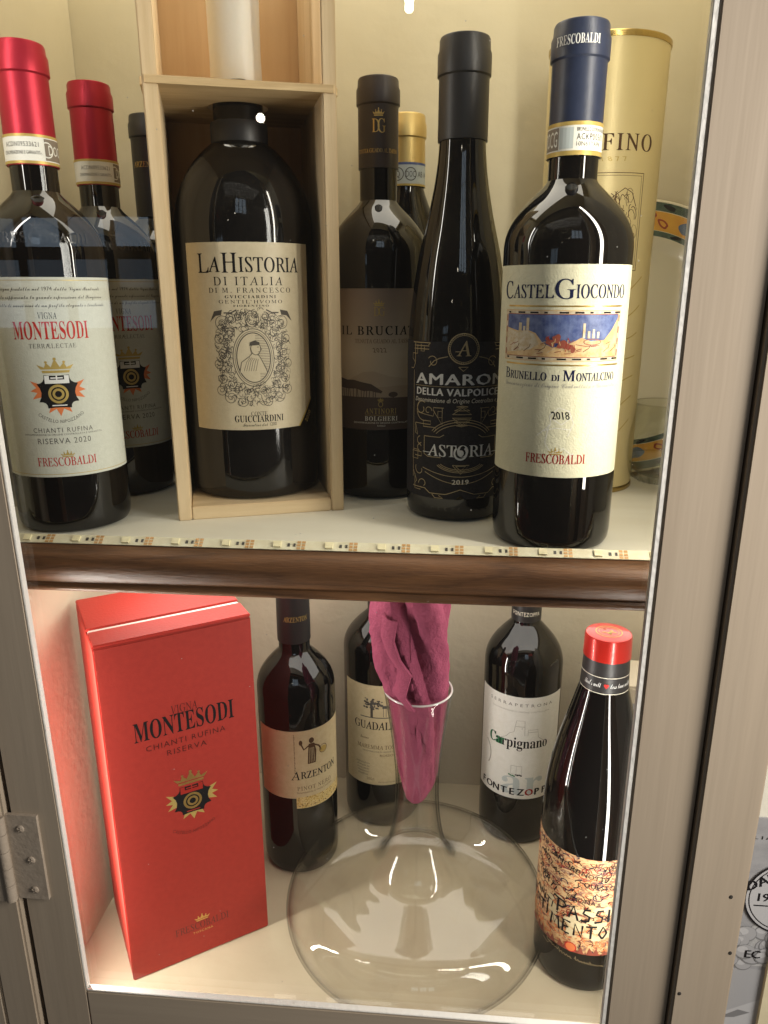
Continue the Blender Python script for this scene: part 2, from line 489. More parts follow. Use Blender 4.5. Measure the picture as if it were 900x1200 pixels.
def add_box(bm, a, b):
    x0, y0, z0 = a
    x1, y1, z1 = b
    vs = [bm.verts.new(p) for p in ((x0, y0, z0), (x1, y0, z0), (x1, y1, z0), (x0, y1, z0), (x0, y0, z1), (x1, y0, z1), (x1, y1, z1), (x0, y1, z1))]
    for f in ((3, 2, 1, 0), (4, 5, 6, 7), (0, 1, 5, 4), (1, 2, 6, 5), (2, 3, 7, 6), (3, 0, 4, 7)):
        bm.faces.new([vs[i] for i in f])
    return vs


def link_bm(name, bm, m, parent=None, sharp=None):
    bmesh.ops.recalc_face_normals(bm, faces=bm.faces)
    me = bpy.data.meshes.new(name)
    bm.to_mesh(me)
    bm.free()
    for k in (m if isinstance(m, (list, tuple)) else [m]):
        me.materials.append(k)
    if sharp:
        for p in me.polygons:
            p.use_smooth = True
        me.set_sharp_from_angle(angle=math.radians(sharp))
    o = bpy.data.objects.new(name, me)
    C.objects.link(o)
    if parent:
        o.parent = parent
    return o


def lathe(name, prof, m, parent=None, seg=96, sharp=35, close=False, wob=None):
    """Turn a list of (radius, height) into a body; radius 0 closes an end; wob(angle, r, z) may return a new (r, z)."""
    vs, fs, rings = [], [], []
    for r, z in prof:
        if r < 1e-7:
            rings.append([len(vs)])
            vs.append((0, 0, z))
        else:
            ids = []
            for i in range(seg):
                a = 2 * math.pi * i / seg
                rr, zz = wob(a, r, z) if wob else (r, z)
                ids.append(len(vs))
                vs.append((rr * math.sin(a), -rr * math.cos(a), zz))
            rings.append(ids)
    pairs = list(zip(rings, rings[1:]))
    if close:
        pairs.append((rings[-1], rings[0]))
    for A, B in pairs:
        if len(A) == 1 and len(B) == 1:
            continue
        for i in range(seg):
            j = (i + 1) % seg
            if len(A) == 1:
                fs.append((A[0], B[i], B[j]))
            elif len(B) == 1:
                fs.append((A[i], A[j], B[0]))
            else:
                fs.append((A[i], A[j], B[j], B[i]))
    return link_mesh(name, vs, fs, m, parent, True, sharp=sharp)


def copy_tree(o, parent=None):
    c = o.copy()
    C.objects.link(c)
    if parent:
        c.parent = parent
    for ch in list(o.children):
        copy_tree(ch, c)
    return c


# ------------------------------------------------------------------ lettering
def fancy(base, s):
    out = ''
    for c in s:
        if 'A' <= c <= 'Z':
            out += chr(base + ord(c) - 65)
        elif 'a' <= c <= 'z':
            out += 'h' if (base == 0x1d434 and c == 'h') else chr(base + 26 + ord(c) - 97)
        elif c.isdigit() and base == 0x1d400:
            out += chr(0x1d7ce + int(c))
        else:
            out += c
    return out


_glyph = {}


def glyphs(s, style, space=1.0):
    key = (s, style, space)
    if key in _glyph:
        return _glyph[key]
    cu = bpy.data.curves.new('lettering', 'FONT')
    cu.resolution_u = 2
    cu.space_character = space
    if style == 'bold':
        cu.body = fancy(0x1d400, s)
    elif style == 'serif':
        cu.body = fancy(0x1d434, s)
        cu.shear = -0.27
    elif style == 'italic':
        cu.body = fancy(0x1d434, s)
    elif style == 'script':
        cu.body = fancy(0x1d4d0, s)
    elif style == 'oblique':
        cu.body = s
        cu.shear = 0.25
    else:
        cu.body = s
    o = bpy.data.objects.new('lettering', cu)
    me = bpy.data.meshes.new_from_object(o)
    vs = [(v.co.x, v.co.y) for v in me.vertices]
    fs = []
    me.calc_loop_triangles()
    for p in me.loop_triangles:
        fs.append(tuple(p.vertices))
    bpy.data.objects.remove(o)
    bpy.data.meshes.remove(me)
    bpy.data.curves.remove(cu)
    _glyph[key] = (vs, fs)
    return _glyph[key]


class Print:
    """Ink laid on a surface in millimetres: u to the right, v up. rad(v) gives the radius it wraps round (None: flat, towards -Y)."""

    def __init__(self, rad=None, step=0.06, base=0.06):
        self.rad = rad if (rad is None or callable(rad)) else (lambda v, r=rad: r)
        self.step, self.base = step, base
        self.mats, self.tris = [], []

    def tri(self, a, b, c, m, layer):
        if self.rad:
            st = [(a, b, c)]
            while st:
                a, b, c = st.pop()
                e = ((abs(a[0] - b[0]), 0), (abs(b[0] - c[0]), 1), (abs(c[0] - a[0]), 2))
                w, k = max(e)
                if w > 2.6:
                    if k == 1:
                        a, b, c = b, c, a
                    elif k == 2:
                        a, b, c = c, a, b
                    h = ((a[0] + b[0]) / 2, (a[1] + b[1]) / 2)
                    st.append((a, h, c))
                    st.append((h, b, c))
                else:
                    self._put(a, b, c, m, layer)
        else:
            self._put(a, b, c, m, layer)

    def _put(self, a, b, c, m, layer):
        if m not in self.mats:
            self.mats.append(m)
        self.tris.append((a, b, c, self.mats.index(m), layer))

    def quad(self, a, b, c, d, m, layer=0):
        self.tri(a, b, c, m, layer)
        self.tri(a, c, d, m, layer)

    def rect(self, u0, v0, u1, v1, m, layer=0):
        self.quad((u0, v0), (u1, v0), (u1, v1), (u0, v1), m, layer)

    def poly(self, pts, m, layer=0):
        from mathutils.geometry import tessellate_polygon
        P = [Vector((p[0], p[1], 0)) for p in pts]
        for t in tessellate_polygon([P]):
            self.tri(pts[t[0]], pts[t[1]], pts[t[2]], m, layer)

    def line(self, pts, w, m, layer=0, closed=False):
        n = len(pts)
        L, Rr = [], []
        for i in range(n):
            if closed:
                p, q = pts[i - 1], pts[(i + 1) % n]
            else:
                p, q = pts[max(0, i - 1)], pts[min(n - 1, i + 1)]
            dx, dy = q[0] - p[0], q[1] - p[1]
            d = math.hypot(dx, dy) or 1
            nx, ny = -dy / d * w / 2, dx / d * w / 2
            L.append((pts[i][0] + nx, pts[i][1] + ny))
            Rr.append((pts[i][0] - nx, pts[i][1] - ny))
        for i in range(n if closed else n - 1):
            j = (i + 1) % n
            self.quad(L[i], L[j], Rr[j], Rr[i], m, layer)

    def ell(self, cu, cv, ru, rv, m, layer=0, n=28, a0=0, a1=360):
        pts = [(cu + ru * math.cos(math.radians(a0 + (a1 - a0) * i / n)), cv + rv * math.sin(math.radians(a0 + (a1 - a0) * i / n))) for i in range(n + (0 if a1 - a0 == 360 else 1))]
        self.poly(pts, m, layer)

    def ring(self, cu, cv, ru, rv, w, m, layer=0, n=36, a0=0, a1=360):
        full = abs(a1 - a0) >= 360
        pts = [(cu + ru * math.cos(math.radians(a0 + (a1 - a0) * i / n)), cv + rv * math.sin(math.radians(a0 + (a1 - a0) * i / n))) for i in range(n + (0 if full else 1))]
        self.line(pts, w, m, layer, closed=full)

    def text(self, s, style, u, v, h, m, width=None, layer=0, align='c', space=1.0, arc=None, rot=0.0, bend=None):
        """h = height of the capitals, v = baseline; width stretches the line; arc = radius (mm) of a circle the line follows."""
        vs, fs = glyphs(s, style, space)
        if not vs:
            return
        hv, _ = glyphs('H' if style != 'script' else 'B', style)
        ch = max(p[1] for p in hv) - min(0.0, min(p[1] for p in hv))
        x0, x1 = min(p[0] for p in vs), max(p[0] for p in vs)
        sy = h / ch
        sx = width / (x1 - x0) if width else sy
        off = {'c': -(x0 + x1) / 2, 'l': -x0, 'r': -x1}[align]
        out = []
        for x, y in vs:
            X, Y = (x + off) * sx, y * sy
            if arc:
                a = X / arc
                X, Y = (arc - Y) * math.sin(a), arc - (arc - Y) * math.cos(a) if arc > 0 else arc - (arc - Y) * math.cos(a)
            if rot:
                X, Y = X * math.cos(rot) - Y * math.sin(rot), X * math.sin(rot) + Y * math.cos(rot)
            if bend:
                Y += bend(X)
            out.append((u + X, v + Y))
        for k in ((-0.055, 0.055) if style == 'heavy' else (0.0,)):
            for f in fs:
                self.tri(*[(out[i][0] + k * h, out[i][1] + k * h * 0.3) for i in f], m, layer + (0.5 if k > 0 else 0))

    def build(self, name, parent, loc=None, rot=None):
        vs, fs, mi, idx = [], [], [], {}
        for a, b, c, k, layer in self.tris:
            f = []
            for p in (a, b, c):
                key = (round(p[0], 3), round(p[1], 3), layer)
                if key not in idx:
                    off = self.base + self.step * layer
                    if self.rad:
                        r0 = self.rad(p[1])
                        r = r0 + off
                        t = p[0] / r0
                        co = (r * math.sin(t) / 1000, -r * math.cos(t) / 1000, p[1] / 1000)
                    else:
                        co = (p[0] / 1000, -off / 1000, p[1] / 1000)
                    idx[key] = len(vs)
                    vs.append(co)
                f.append(idx[key])
            if len(set(f)) == 3:
                fs.append(f)
                mi.append(k)
        me = bpy.data.meshes.new(name)
        me.from_pydata(vs, [], fs)
        for m in self.mats:
            me.materials.append(m)
        for p, k in zip(me.polygons, mi):
            p.material_index = k
        o = bpy.data.objects.new(name, me)
        C.objects.link(o)
        o.parent = parent
        if loc:
            o.location = loc
        if rot:
            o.rotation_euler = rot
        return o


def patch(name, r, cells, m, parent, off=0.2):
    """Paper wrapped round a bottle: cells = list of (u0, v0, u1, v1) in mm, one mesh. r: radius in mm or r(v)."""
    rf = r if callable(r) else (lambda v: r)
    vs, fs = [], []
    for u0, v0, u1, v1 in cells:
        nu = max(2, int((u1 - u0) / 1.2))
        nv = 1 if not callable(r) else max(2, int((v1 - v0) / 2))
        b = len(vs)
        for j in range(nv + 1):
            v = v0 + (v1 - v0) * j / nv
            for i in range(nu + 1):
                u = u0 + (u1 - u0) * i / nu
                t = u / rf(v)
                R_ = rf(v) + off
                vs.append((R_ * math.sin(t) / 1000, -R_ * math.cos(t) / 1000, v / 1000))
        for j in range(nv):
            for i in range(nu):
                k = b + j * (nu + 1) + i
                fs.append((k, k + 1, k + nu + 2, k + nu + 1))
    return link_mesh(name, vs, fs, m, parent, True)


def crown(P, u, v, w, h, m, layer=0):
    P.poly([(u - w * 0.36, v), (u + w * 0.36, v), (u + w * 0.38, v + h * 0.16), (u - w * 0.38, v + h * 0.16)], m, layer)
    pts = [(u - w * 0.40, v + h * 0.24), (u - w * 0.5, v + h * 0.55), (u - w * 0.30, v + h * 0.36), (u - w * 0.24, v + h * 0.68), (u - w * 0.12, v + h * 0.38),
           (u, v + h * 0.92), (u + w * 0.12, v + h * 0.38), (u + w * 0.24, v + h * 0.68), (u + w * 0.30, v + h * 0.36), (u + w * 0.5, v + h * 0.55), (u + w * 0.40, v + h * 0.24)]
    P.poly(pts, m, layer)
    P.ell(u, v + h * 0.9, w * 0.045, h * 0.1, m, layer + 1, 10)
    for s in (-1, 1):
        P.ell(u + s * w * 0.24, v + h * 0.7, w * 0.04, h * 0.08, m, layer + 1, 10)


def crest(P, u, v, k, dark, gold, flare, white, ring):
    """Crown over a dark notched shield with a target and a battlement; k = scale, (u, v) = centre of the shield."""
    crown(P, u, v + 11.8 * k, 22 * k, 9.6 * k, gold)
    rays = []
    for a in (8, -2, -14):
        rays += [a]
    for side in (-1, 1):
        P.poly([(u + side * 9 * k, v + 4.5 * k), (u + side * 16.5 * k, v + 7 * k), (u + side * 13 * k, v + 2.6 * k), (u + side * 17 * k, v + 0.5 * k), (u + side * 12.6 * k, v - 0.5 * k),
                (u + side * 16 * k, v - 4.6 * k), (u + side * 9 * k, v - 3 * k)], flare, 0)
    P.poly([(u - 5 * k, v - 8 * k), (u - 7 * k, v - 13.5 * k), (u - 2.2 * k, v - 10.8 * k), (u, v - 15.5 * k), (u + 2.2 * k, v - 10.8 * k), (u + 7 * k, v - 13.5 * k), (u + 5 * k, v - 8 * k)], flare, 0)
    sh = []
    cor = [(-12.4, 5.0), (-7.5, 10.6), (7.5, 10.6), (12.4, 5.0), (12.0, -6.4), (7.0, -10.4), (-7.0, -10.4), (-12.0, -6.4)]
    for i in range(8):
        a, b = cor[i], cor[(i + 1) % 8]
        mx, my = (a[0] + b[0]) / 2, (a[1] + b[1]) / 2
        d = math.hypot(mx, my)
        q = 1.9 if i % 2 == 0 else (0.5 if i in (1, 5) else 2.2)
        sh += [a, ((a[0] * 3 + b[0]) / 4 - mx / d * q * 0.75, (a[1] * 3 + b[1]) / 4 - my / d * q * 0.75), (mx - mx / d * q, my - my / d * q),
               ((a[0] + b[0] * 3) / 4 - mx / d * q * 0.75, (a[1] + b[1] * 3) / 4 - my / d * q * 0.75)]
    P.poly([(u + x * k, v + y * k) for x, y in sh], dark, 1)
    P.rect(u - 7.2 * k, v + 5.2 * k, u + 7.2 * k, v + 7.6 * k, white, 2)
    for x in (-7.2, 4.4):
        P.rect(u + x * k, v + 7.6 * k, u + (x + 2.8) * k, v + 10.2 * k, white, 2)
    P.rect(u - 3.6 * k, v + 8.3 * k, u + 3.6 * k, v + 9.1 * k, white, 2)
    P.rect(u - 0.4 * k, v + 7.6 * k, u + 0.4 * k, v + 10.2 * k, white, 3)
    P.ell(u, v - 1.4 * k, 6.0 * k, 6.0 * k, ring, 2)
    P.ell(u, v - 1.4 * k, 4.4 * k, 4.4 * k, dark, 3)
    P.ell(u, v - 1.4 * k, 3.5 * k, 3.5 * k, ring, 4)
    P.ell(u, v - 1.4 * k, 2.0 * k, 2.0 * k, dark, 5)
    P.rect(u - 4.4 * k, v - 9.0 * k, u + 4.4 * k, v - 8.3 * k, white, 2)


# ------------------------------------------------------------------ bottle bodies
def base_prof(Rr):
    return [(0, 0.012), (Rr * 0.35, 0.010), (Rr * 0.62, 0.003), (Rr * 0.78, 0.0004), (Rr * 0.86, 0.0), (Rr * 0.945, 0.0014), (Rr * 0.985, 0.0045), (Rr, 0.010)]


def bordeaux(Rr, rn, z_full, z_neck, z_top, n=16):
    p = base_prof(Rr) + [(Rr, 0.03), (Rr, z_full * 0.6), (Rr, z_full)]
    for i in range(1, n + 1):
        t = i / n
        f = (1 - t ** 2.3) ** 1.28 if t < 1 else 0
        p.append((rn + (Rr - rn) * f, z_full + (z_neck - z_full) * t))
    p += [(rn, (z_neck + z_top) / 2), (rn, z_top), (0, z_top)]
    return p


def smooth_prof(pts, n=6):
    """Catmull-Rom through (radius, height) points."""
    out = []
    for i in range(len(pts) - 1):
        p0, p1, p2, p3 = pts[max(0, i - 1)], pts[i], pts[i + 1], pts[min(len(pts) - 1, i + 2)]
        for k in range(n):
            t = k / n
            out.append(tuple(0.5 * (2 * p1[j] + (p2[j] - p0[j]) * t + (2 * p0[j] - 5 * p1[j] + 4 * p2[j] - p3[j]) * t * t + (3 * p1[j] - p0[j] - 3 * p2[j] + p3[j]) * t ** 3) for j in (0, 1)))
    out.append(pts[-1])
    return out


def capsule_prof(r0, r1, z0, z1, lip=0.0, zl0=None, lipr=0.0011):
    """Foil sleeve from z0 to z1, radius r0 to r1, with the bottle's lip showing through from zl0 up."""
    p = [(r0 - 0.0012, z0), (r0, z0)]
    if zl0:
        p += [(r0 + (r1 - r0) * 0.5, (z0 + zl0) / 2), (r1, zl0 - 0.0010), (r1 + lipr, zl0), (r1 + lipr, zl0 + (z1 - zl0) * 0.55), (r1 + lipr * 0.2, zl0 + (z1 - zl0) * 0.66), (r1, z1 - 0.0018)]
    else:
        p += [(r1, z1 - 0.0018)]
    p += [(r1 - 0.0006, z1 - 0.0005), (r1 - 0.0018, z1), (0, z1)]
    return p


def face_rot(x, y):
    return math.atan2(-x, y)


def place(name, x, y, z, label, cat='wine bottle', group=None, turn=0.0):
    return empty(name, (x, y, z), face_rot(x, y) + turn, label, cat, group)


FLOOR = -0.356
random.seed(5)
# ------------------------------------------------------------------ the setting: wall beside the cabinet
w_ = bevel_box('wall', (0.172, 0.404, -0.9), (1.2, 0.50, 1.1), M['plaster'], bev=0)
tag(w_, 'pale plaster wall beside the cabinet', None, None, 'structure')
# ------------------------------------------------------------------ the cabinet
cab = empty('display_cabinet', (-0.06, 0.55, FLOOR - 0.04), 0, 'taupe wooden display cabinet with glazed door, cream inside', 'display cabinet')
CO = Vector(cab.location)


def cpart(name, a, b, m, parent=None, bev=0.0008):
    o = bevel_box(name, Vector(a) - CO, Vector(b) - CO, m, parent or cab, bev)
    return o


cpart('back_panel', (-0.345, 0.690, -0.02), (0.26, 0.705, 0.56), M['wall_up'], bev=0)
cpart('back_panel', (-0.345, 0.690, FLOOR - 0.02), (0.26, 0.7045, -0.0205), M['wall_low'], bev=0)
cpart('side_panel', (-0.3455, 0.400, -0.0195), (-0.3275, 0.6895, 0.56), M['wall_up'], bev=0)
cpart('side_panel', (-0.306, 0.4005, FLOOR - 0.001), (-0.2865, 0.6895, -0.0215), M['wall_low'], bev=0)
cpart('side_panel', (0.215, 0.400, FLOOR - 0.02), (0.235, 0.6895, 0.56), M['wall_up'], bev=0)
cpart('top_panel', (-0.345, 0.400, 0.5605), (0.26, 0.705, 0.58), M['wall_up'], bev=0)
cpart('floor_panel', (-0.2864, 0.4005, FLOOR - 0.018), (0.2145, 0.6895, FLOOR), M['floor'], bev=0)
sh = cpart('shelf', (-0.3274, 0.4375, -0.021), (0.2148, 0.6894, 0.0), M['shelf'], bev=0.0006)
# half-round moulding with a lower bead, along the front of the shelf
prof = [(0.4372, -0.0015), (0.4345, -0.0018), (0.4300, -0.0030), (0.4262, -0.0058), (0.4240, -0.0095), (0.4232, -0.0135), (0.4238, -0.0175), (0.4255, -0.0215), (0.4275, -0.0240),
        (0.4285, -0.0252), (0.4272, -0.0262), (0.4262, -0.0280), (0.4268, -0.0300), (0.4290, -0.0312), (0.4372, -0.0314)]
vs, fs = [], []
for x in (-0.3272, 0.2146):
    for y, z in prof:
        vs.append((x - CO.x, y - CO.y, z - CO.z))
n = len(prof)
for i in range(n):
    j = (i + 1) % n
    fs.append((i, j, n + j, n + i))
fs += [tuple(range(n)), tuple(range(2 * n - 1, n - 1, -1))]
link_mesh('shelf_moulding', vs, fs, M['walnut'], sh, True, sharp=50)
# jambs
cpart('door_jamb', (-0.420, 0.371, -0.75), (-0.3005, 0.420, 0.62), M['taupe'], bev=0.0015)
cpart('door_jamb', (-0.3003, 0.3712, -0.75), (-0.2765, 0.3812, 0.62), M['taupe'], bev=0.0015)
cpart('door_jamb', (0.1462, 0.371, -0.75), (0.1800, 0.4035, 0.62), M['taupe'], bev=0.0015)


for px, pz in ((0.1712, -0.1865), (0.1500, -0.2625), (0.1760, -0.228)):
    bm = bmesh.new()
    bmesh.ops.create_uvsphere(bm, u_segments=12, v_segments=6, radius=0.0011, matrix=Matrix.Translation(Vector((px, 0.3709, pz)) - CO) @ Matrix.Diagonal((1, 0.25, 1.3, 1)))
    link_bm('nail_mark', bm, M['dark_gap'], cab, 60)
cpart('gap_blocker', (-0.3000, 0.3815, -0.70), (-0.2560, 0.3850, 0.60), M['dark_gap'], bev=0)  # added hidden strips that stop light leaking through the door gaps
cpart('gap_blocker', (0.1290, 0.3815, -0.70), (0.1640, 0.3850, 0.60), M['dark_gap'], bev=0)


def hexa(name, front, depth0, depth1, m, parent, bev=0.0012):
    """Board with the given front outline (x, z), between two depths."""
    vs = [(x - CO.x, depth0 - CO.y, z - CO.z) for x, z in front] + [(x - CO.x, depth1 - CO.y, z - CO.z) for x, z in front]
    k = len(front)
    bm = bmesh.new()
    V = [bm.verts.new(v) for v in vs]
    bm.faces.new(V[:k])
    bm.faces.new(V[k:][::-1])
    for i in range(k):
        j = (i + 1) % k
        bm.faces.new((V[i], V[j], V[k + j], V[k + i]))
    bmesh.ops.bevel(bm, geom=list(bm.edges), offset=bev, segments=2, affect='EDGES')
    return link_bm(name, bm, m, parent, 45)


door = empty('door', (0, 0, 0))
door.parent = cab
D0, D1 = 0.375, 0.3805
hexa('stile', [(-0.2758, 0.60), (-0.2488, 0.60), (-0.2416, -0.3062), (-0.2416, -0.70), (-0.2722, -0.70), (-0.2726, -0.34)], D0, D1, M['taupe'], door)
hexa('stile', [(0.1098, 0.60), (0.1452, 0.60), (0.1452, -0.70), (0.1088, -0.70)], D0, D1, M['taupe'], door)
hexa('bottom_rail', [(-0.2414, -0.3065), (0.1085, -0.3042), (0.1085, -0.70), (-0.2414, -0.70)], D0 + 0.0004, D1, M['taupe_h'], door)
# white glazing beads lining the opening, a few millimetres proud of the stiles
hexa('glazing_bead', [(0.1072, 0.60), (0.1097, 0.60), (0.1087, -0.3042), (0.1062, -0.3034)], D0 + 0.0007, D0 + 0.0052, M['bead'], door, 0.0003)
hexa('glazing_bead', [(-0.2487, 0.60), (-0.2474, 0.60), (-0.2403, -0.3052), (-0.2415, -0.3062)], D0 + 0.0007, D0 + 0.0052, M['bead'], door, 0.0003)
hexa('glazing_bead', [(-0.2413, -0.3064), (-0.2402, -0.3053), (0.1061, -0.3032), (0.1085, -0.3043)], D0 + 0.0007, D0 + 0.0052, M['bead'], door, 0.0003)
gp = hexa('glass_pane', [(-0.2475, 0.599), (0.1085, 0.599), (0.1075, -0.3030), (-0.2405, -0.3052)], D0 + 0.0054, D0 + 0.0084, M['pane'], door, 0.0002)
# hinge: two leaves, knuckle and screws in one
bm = bmesh.new()
for a, b in (((-0.2768, 0.3728, -0.2272), (-0.2556, 0.3752, -0.1622)), ((-0.2990, 0.3690, -0.2272), (-0.2826, 0.3712, -0.1622))):
    vsb = add_box(bm, Vector(a) - CO, Vector(b) - CO)
for k in range(5):
    c0 = Vector((-0.2796, 0.3708, -0.2272 + k * 0.013)) - CO
    r_ = bmesh.ops.create_cone(bm, cap_ends=True, segments=20, radius1=0.0034, radius2=0.0034, depth=0.0126, matrix=Matrix.Translation(c0 + Vector((0, 0, 0.0065))))
for sx, sz in ((-0.2672, -0.1722), (-0.2632, -0.1960), (-0.2640, -0.2196), (-0.2905, -0.178), (-0.2905, -0.212)):
    yy = 0.3726 if sx > -0.28 else 0.3688
    c0 = Vector((sx, yy, sz)) - CO
    bmesh.ops.create_uvsphere(bm, u_segments=16, v_segments=8, radius=0.0027, matrix=Matrix.Translation(c0) @ Matrix.Diagonal((1, 0.4, 1, 1)))
    for rr in (0.5, 2.07):
        q = Matrix.Translation(c0 + Vector((0, -0.00105, 0))) @ Matrix.Rotation(rr, 4, 'Y') @ Matrix.Diagonal((0.0036, 0.0004, 0.0006, 1))
        bmesh.ops.create_cube(bm, size=1.0, matrix=q)
link_bm('hinge', bm, M['hinge'], door, 40)
# ------------------------------------------------------------------ LED tape along the shelf edge
led = empty('led_strip', (-0.06, 0.441, 0.0), 0, 'unlit LED tape stuck along the front edge of the cream shelf', 'led strip')
tilt = -0.62
tb = bmesh.new()
add_box(tb, (-0.266, -0.0034, 0.0), (0.274, 0.0034, 0.0005))
q = link_bm('tape', tb, M['led_tape'], led)
LT = Matrix.Translation((0, -0.0020, 0.0009)) @ Matrix.Rotation(tilt * -1, 4, 'X')
q.matrix_local = LT


def led_piece(name, boxes, m):
    b_ = bmesh.new()
    for a, b in boxes:
        add_box(b_, a, b)
    o_ = link_bm(name, b_, m, led)
    o_.matrix_local = LT
    return o_


pitch = 0.0333
first = {}
for i in range(15):
    x = -0.248 + i * pitch
    for nm, dx, boxes, m in (('led_chip', 0.0, [((-0.0024, -0.0021, 0.0004), (0.0024, 0.0021, 0.0018))], 'led'),
                             ('solder_pad', pitch * 0.46, [((sx, sy, 0.0004), (sx + 0.0022, sy + 0.0016, 0.0008)) for sx in (-0.0026, 0.0004) for sy in (-0.0031, -0.0008, 0.0015)], 'copper'),
                             ('resistor', pitch * 0.22, [((-0.0008, -0.0010, 0.0004), (0.0008, 0.0012, 0.0009)), ((0.0030, -0.0010, 0.0004), (0.0044, 0.0012, 0.0009))], 'smd')):
        if nm not in first:
            o = led_piece(nm, boxes, M[m])
            first[nm] = o
        else:
            o = first[nm].copy()
            C.objects.link(o)
            o.parent = led
        o.matrix_local = LT @ Matrix.Translation((x + dx, 0, 0))
# ------------------------------------------------------------------ upper shelf: red-capped pair with crest labels
def montesodi(x, y, label, turn):
    b = place('wine_bottle', x, y, 0, label, group='red capped bottles with crest labels', turn=turn)
    lathe('glass_body', bordeaux(0.0375, 0.0140, 0.178, 0.216, 0.280), M['bottle'], b)
    lathe('capsule', capsule_prof(0.0152, 0.0148, 0.2305, 0.2990, zl0=0.2820), M['cap_red'], b)
    band = patch('seal_band', lambda v: 15.3, [(-46, 231, 46, 247.5)], M['band'], b, off=0.25)
    P = Print(lambda v: 15.6)
    P.rect(-46, 231, 46, 232.6, M['gold_ink'])
    P.rect(-46, 246, 46, 247.5, M['gold_ink'])
    P.text('ACDN09533621', 'sans', -6, 240.5, 2.6, M['grey_ink'], 21, space=1.1)
    P.text('DENOMINAZIONE E GARANTITA', 'sans', -6, 236.2, 2.0, M['grey_ink'], 24)
    P.rect(8, 233.2, 27, 245.4, M['band_grey'])
    P.text('DOCG', 'sans', 18, 236.5, 5.5, M['band'], 15, layer=1)
    P.ring(9.5, 239.2, 4.2, 4.2, 0.7, M['band'], 1)
    P.build('seal_print', band)
    # raised lettering on the shoulder: laid on the glass at the shoulder's own radius
    lab = patch('label', 37.5, [(-50, 39.5, 50, 164.5)], M['paper_m'], b)
    P = Print(37.7)
    o = -2.0
    v = lambda py: 39.5 + (555 - py) / 230 * 125
    for a, c in (((-48.5, 41.3), (48.5, 41.3)), ((-48.5, 162.7), (48.5, 162.7))):
        P.line([a, c], 0.35, M['gold_ink'])
    for s in (-1, 1):
        P.line([(48.5 * s, 41.3), (48.5 * s, 162.7)], 0.35, M['gold_ink'])
    for k, t in enumerate(('Nella vigna prodotta nel 1974 dalla Vigna Montesodi', 'la Tenuta rappresenta la grande espressione del Sangiovese', 'nato e fatto di nuovi vini di un profilo elegante e territoriale')):
        P.text(t, 'script', o - 1, v(339.5 + k * 9), 2.1, M['grey_ink'], 74 + 3 * k)
    P.text('VIGNA', 'serif', o - 1, v(370.5), 3.9, M['ink'], 11, space=1.1)
    P.text('MONTESODI', 'bold', o, v(393), 10.6, M['red_ink'], 46)
    P.text('TERR\u00c6LECTAE', 'serif', o, v(403), 2.7, M['grey_ink'], 28, space=1.15)
    crest(P, o, v(453), 1.0, M['ink'], M['gold_ink'], M['orange_ink'], M['white_ink'], M['gold_ink'])
    P.text('CASTELLO NIPOZZANO', 'sans', o, v(489) - 0.5, 2.1, M['grey_ink'], 31, arc=21, space=1.1)
    P.text('CHIANTI RUFINA', 'sans', o, v(501), 3.0, M['grey_ink'], 37, space=1.25)
    P.text('DENOMINAZIONE DI ORIGINE CONTROLLATA E GARANTITA', 'sans', o, v(504.5), 1.1, M['grey_ink'], 50)
    P.text('RISERVA 2020', 'sans', o, v(514.5), 3.6, M['grey_ink'], 33, space=1.15)
    crown(P, o + 1, v(531), 9, 4.6, M['gold_ink'])
    P.text('FRESCOBALDI', 'serif', o, v(541.5), 5.6, M['red_ink'], 37)
    P.text('FRESCOBALDI', 'serif', o + 0.12, v(541.5), 5.6, M['red_ink'], 37, layer=1)
    P.build('label_print', lab)
    # embossed lettering, follows the profile of the shoulder
    zf, zn, Rr, rn = 178.0, 216.0, 37.5, 14.0

    def rs(vv):
        t = min(1, max(0, (vv - zf) / (zn - zf)))
        return rn + (Rr - rn) * (1 - t ** 2.3) ** 1.28 if t < 1 else rn
    E_ = Print(rs, step=0.2, base=0.35)
    E_.text('FRESCOBALDI', 'bold', 0, 184.5, 6.0, M['emboss'], 58, space=1.1)
    crown(E_, 0, 192.5, 13, 5.5, M['emboss'])
    E_.build('embossed_lettering', b)
    return b


montesodi(-0.2655, 0.4875, 'front red capped bottle with white crest label, nearest the door hinge', 0.0)
montesodi(-0.2665, 0.5795, 'red capped crest label bottle half hidden between its twin and the wooden box', 0.30)

# dark bottle behind the box
b = place('wine_bottle', -0.2520, 0.648, 0, 'black capped bottle in the corner, mostly hidden behind the wooden box')
lathe('glass_body', bordeaux(0.0370, 0.0134, 0.182, 0.214, 0.280), M['bottle'], b)
c_ = lathe('capsule', capsule_prof(0.0142, 0.0140, 0.215, 0.292, zl0=0.275), M['cap_black'], b)
P = Print(14.5)
P.text('ARZENTON', 'serif', -3, 252, 4.0, M['gold'], 24)
P.build('capsule_print', c_)

# ------------------------------------------------------------------ wooden box with the magnum
BX = math.atan2(0.523 - 0.4858, -0.0783 + 0.1904)
box = empty('wine_box', (-0.1900, 0.4860, 0), BX, 'open pine wine box with a thin plywood divider holding the large bottle', 'wooden box')
BW, BD, BH = 0.1185, 0.118, 0.385
T = 0.0092
bevel_box('side_board', (0, 0.0002, 0), (T, BD - 0.006, BH), M['pine'], box)
bevel_box('side_board', (BW - T, 0.0002, 0), (BW, BD - 0.006, BH), M['pine'], box)
bevel_box('back_board', (0, BD - 0.0058, 0), (BW, BD, BH), M['pine_back'], box)
bevel_box('base_board', (T + 0.0001, 0.0008, 0), (BW - T - 0.0001, BD - 0.006, 0.0095), M['pine_floor'], box)
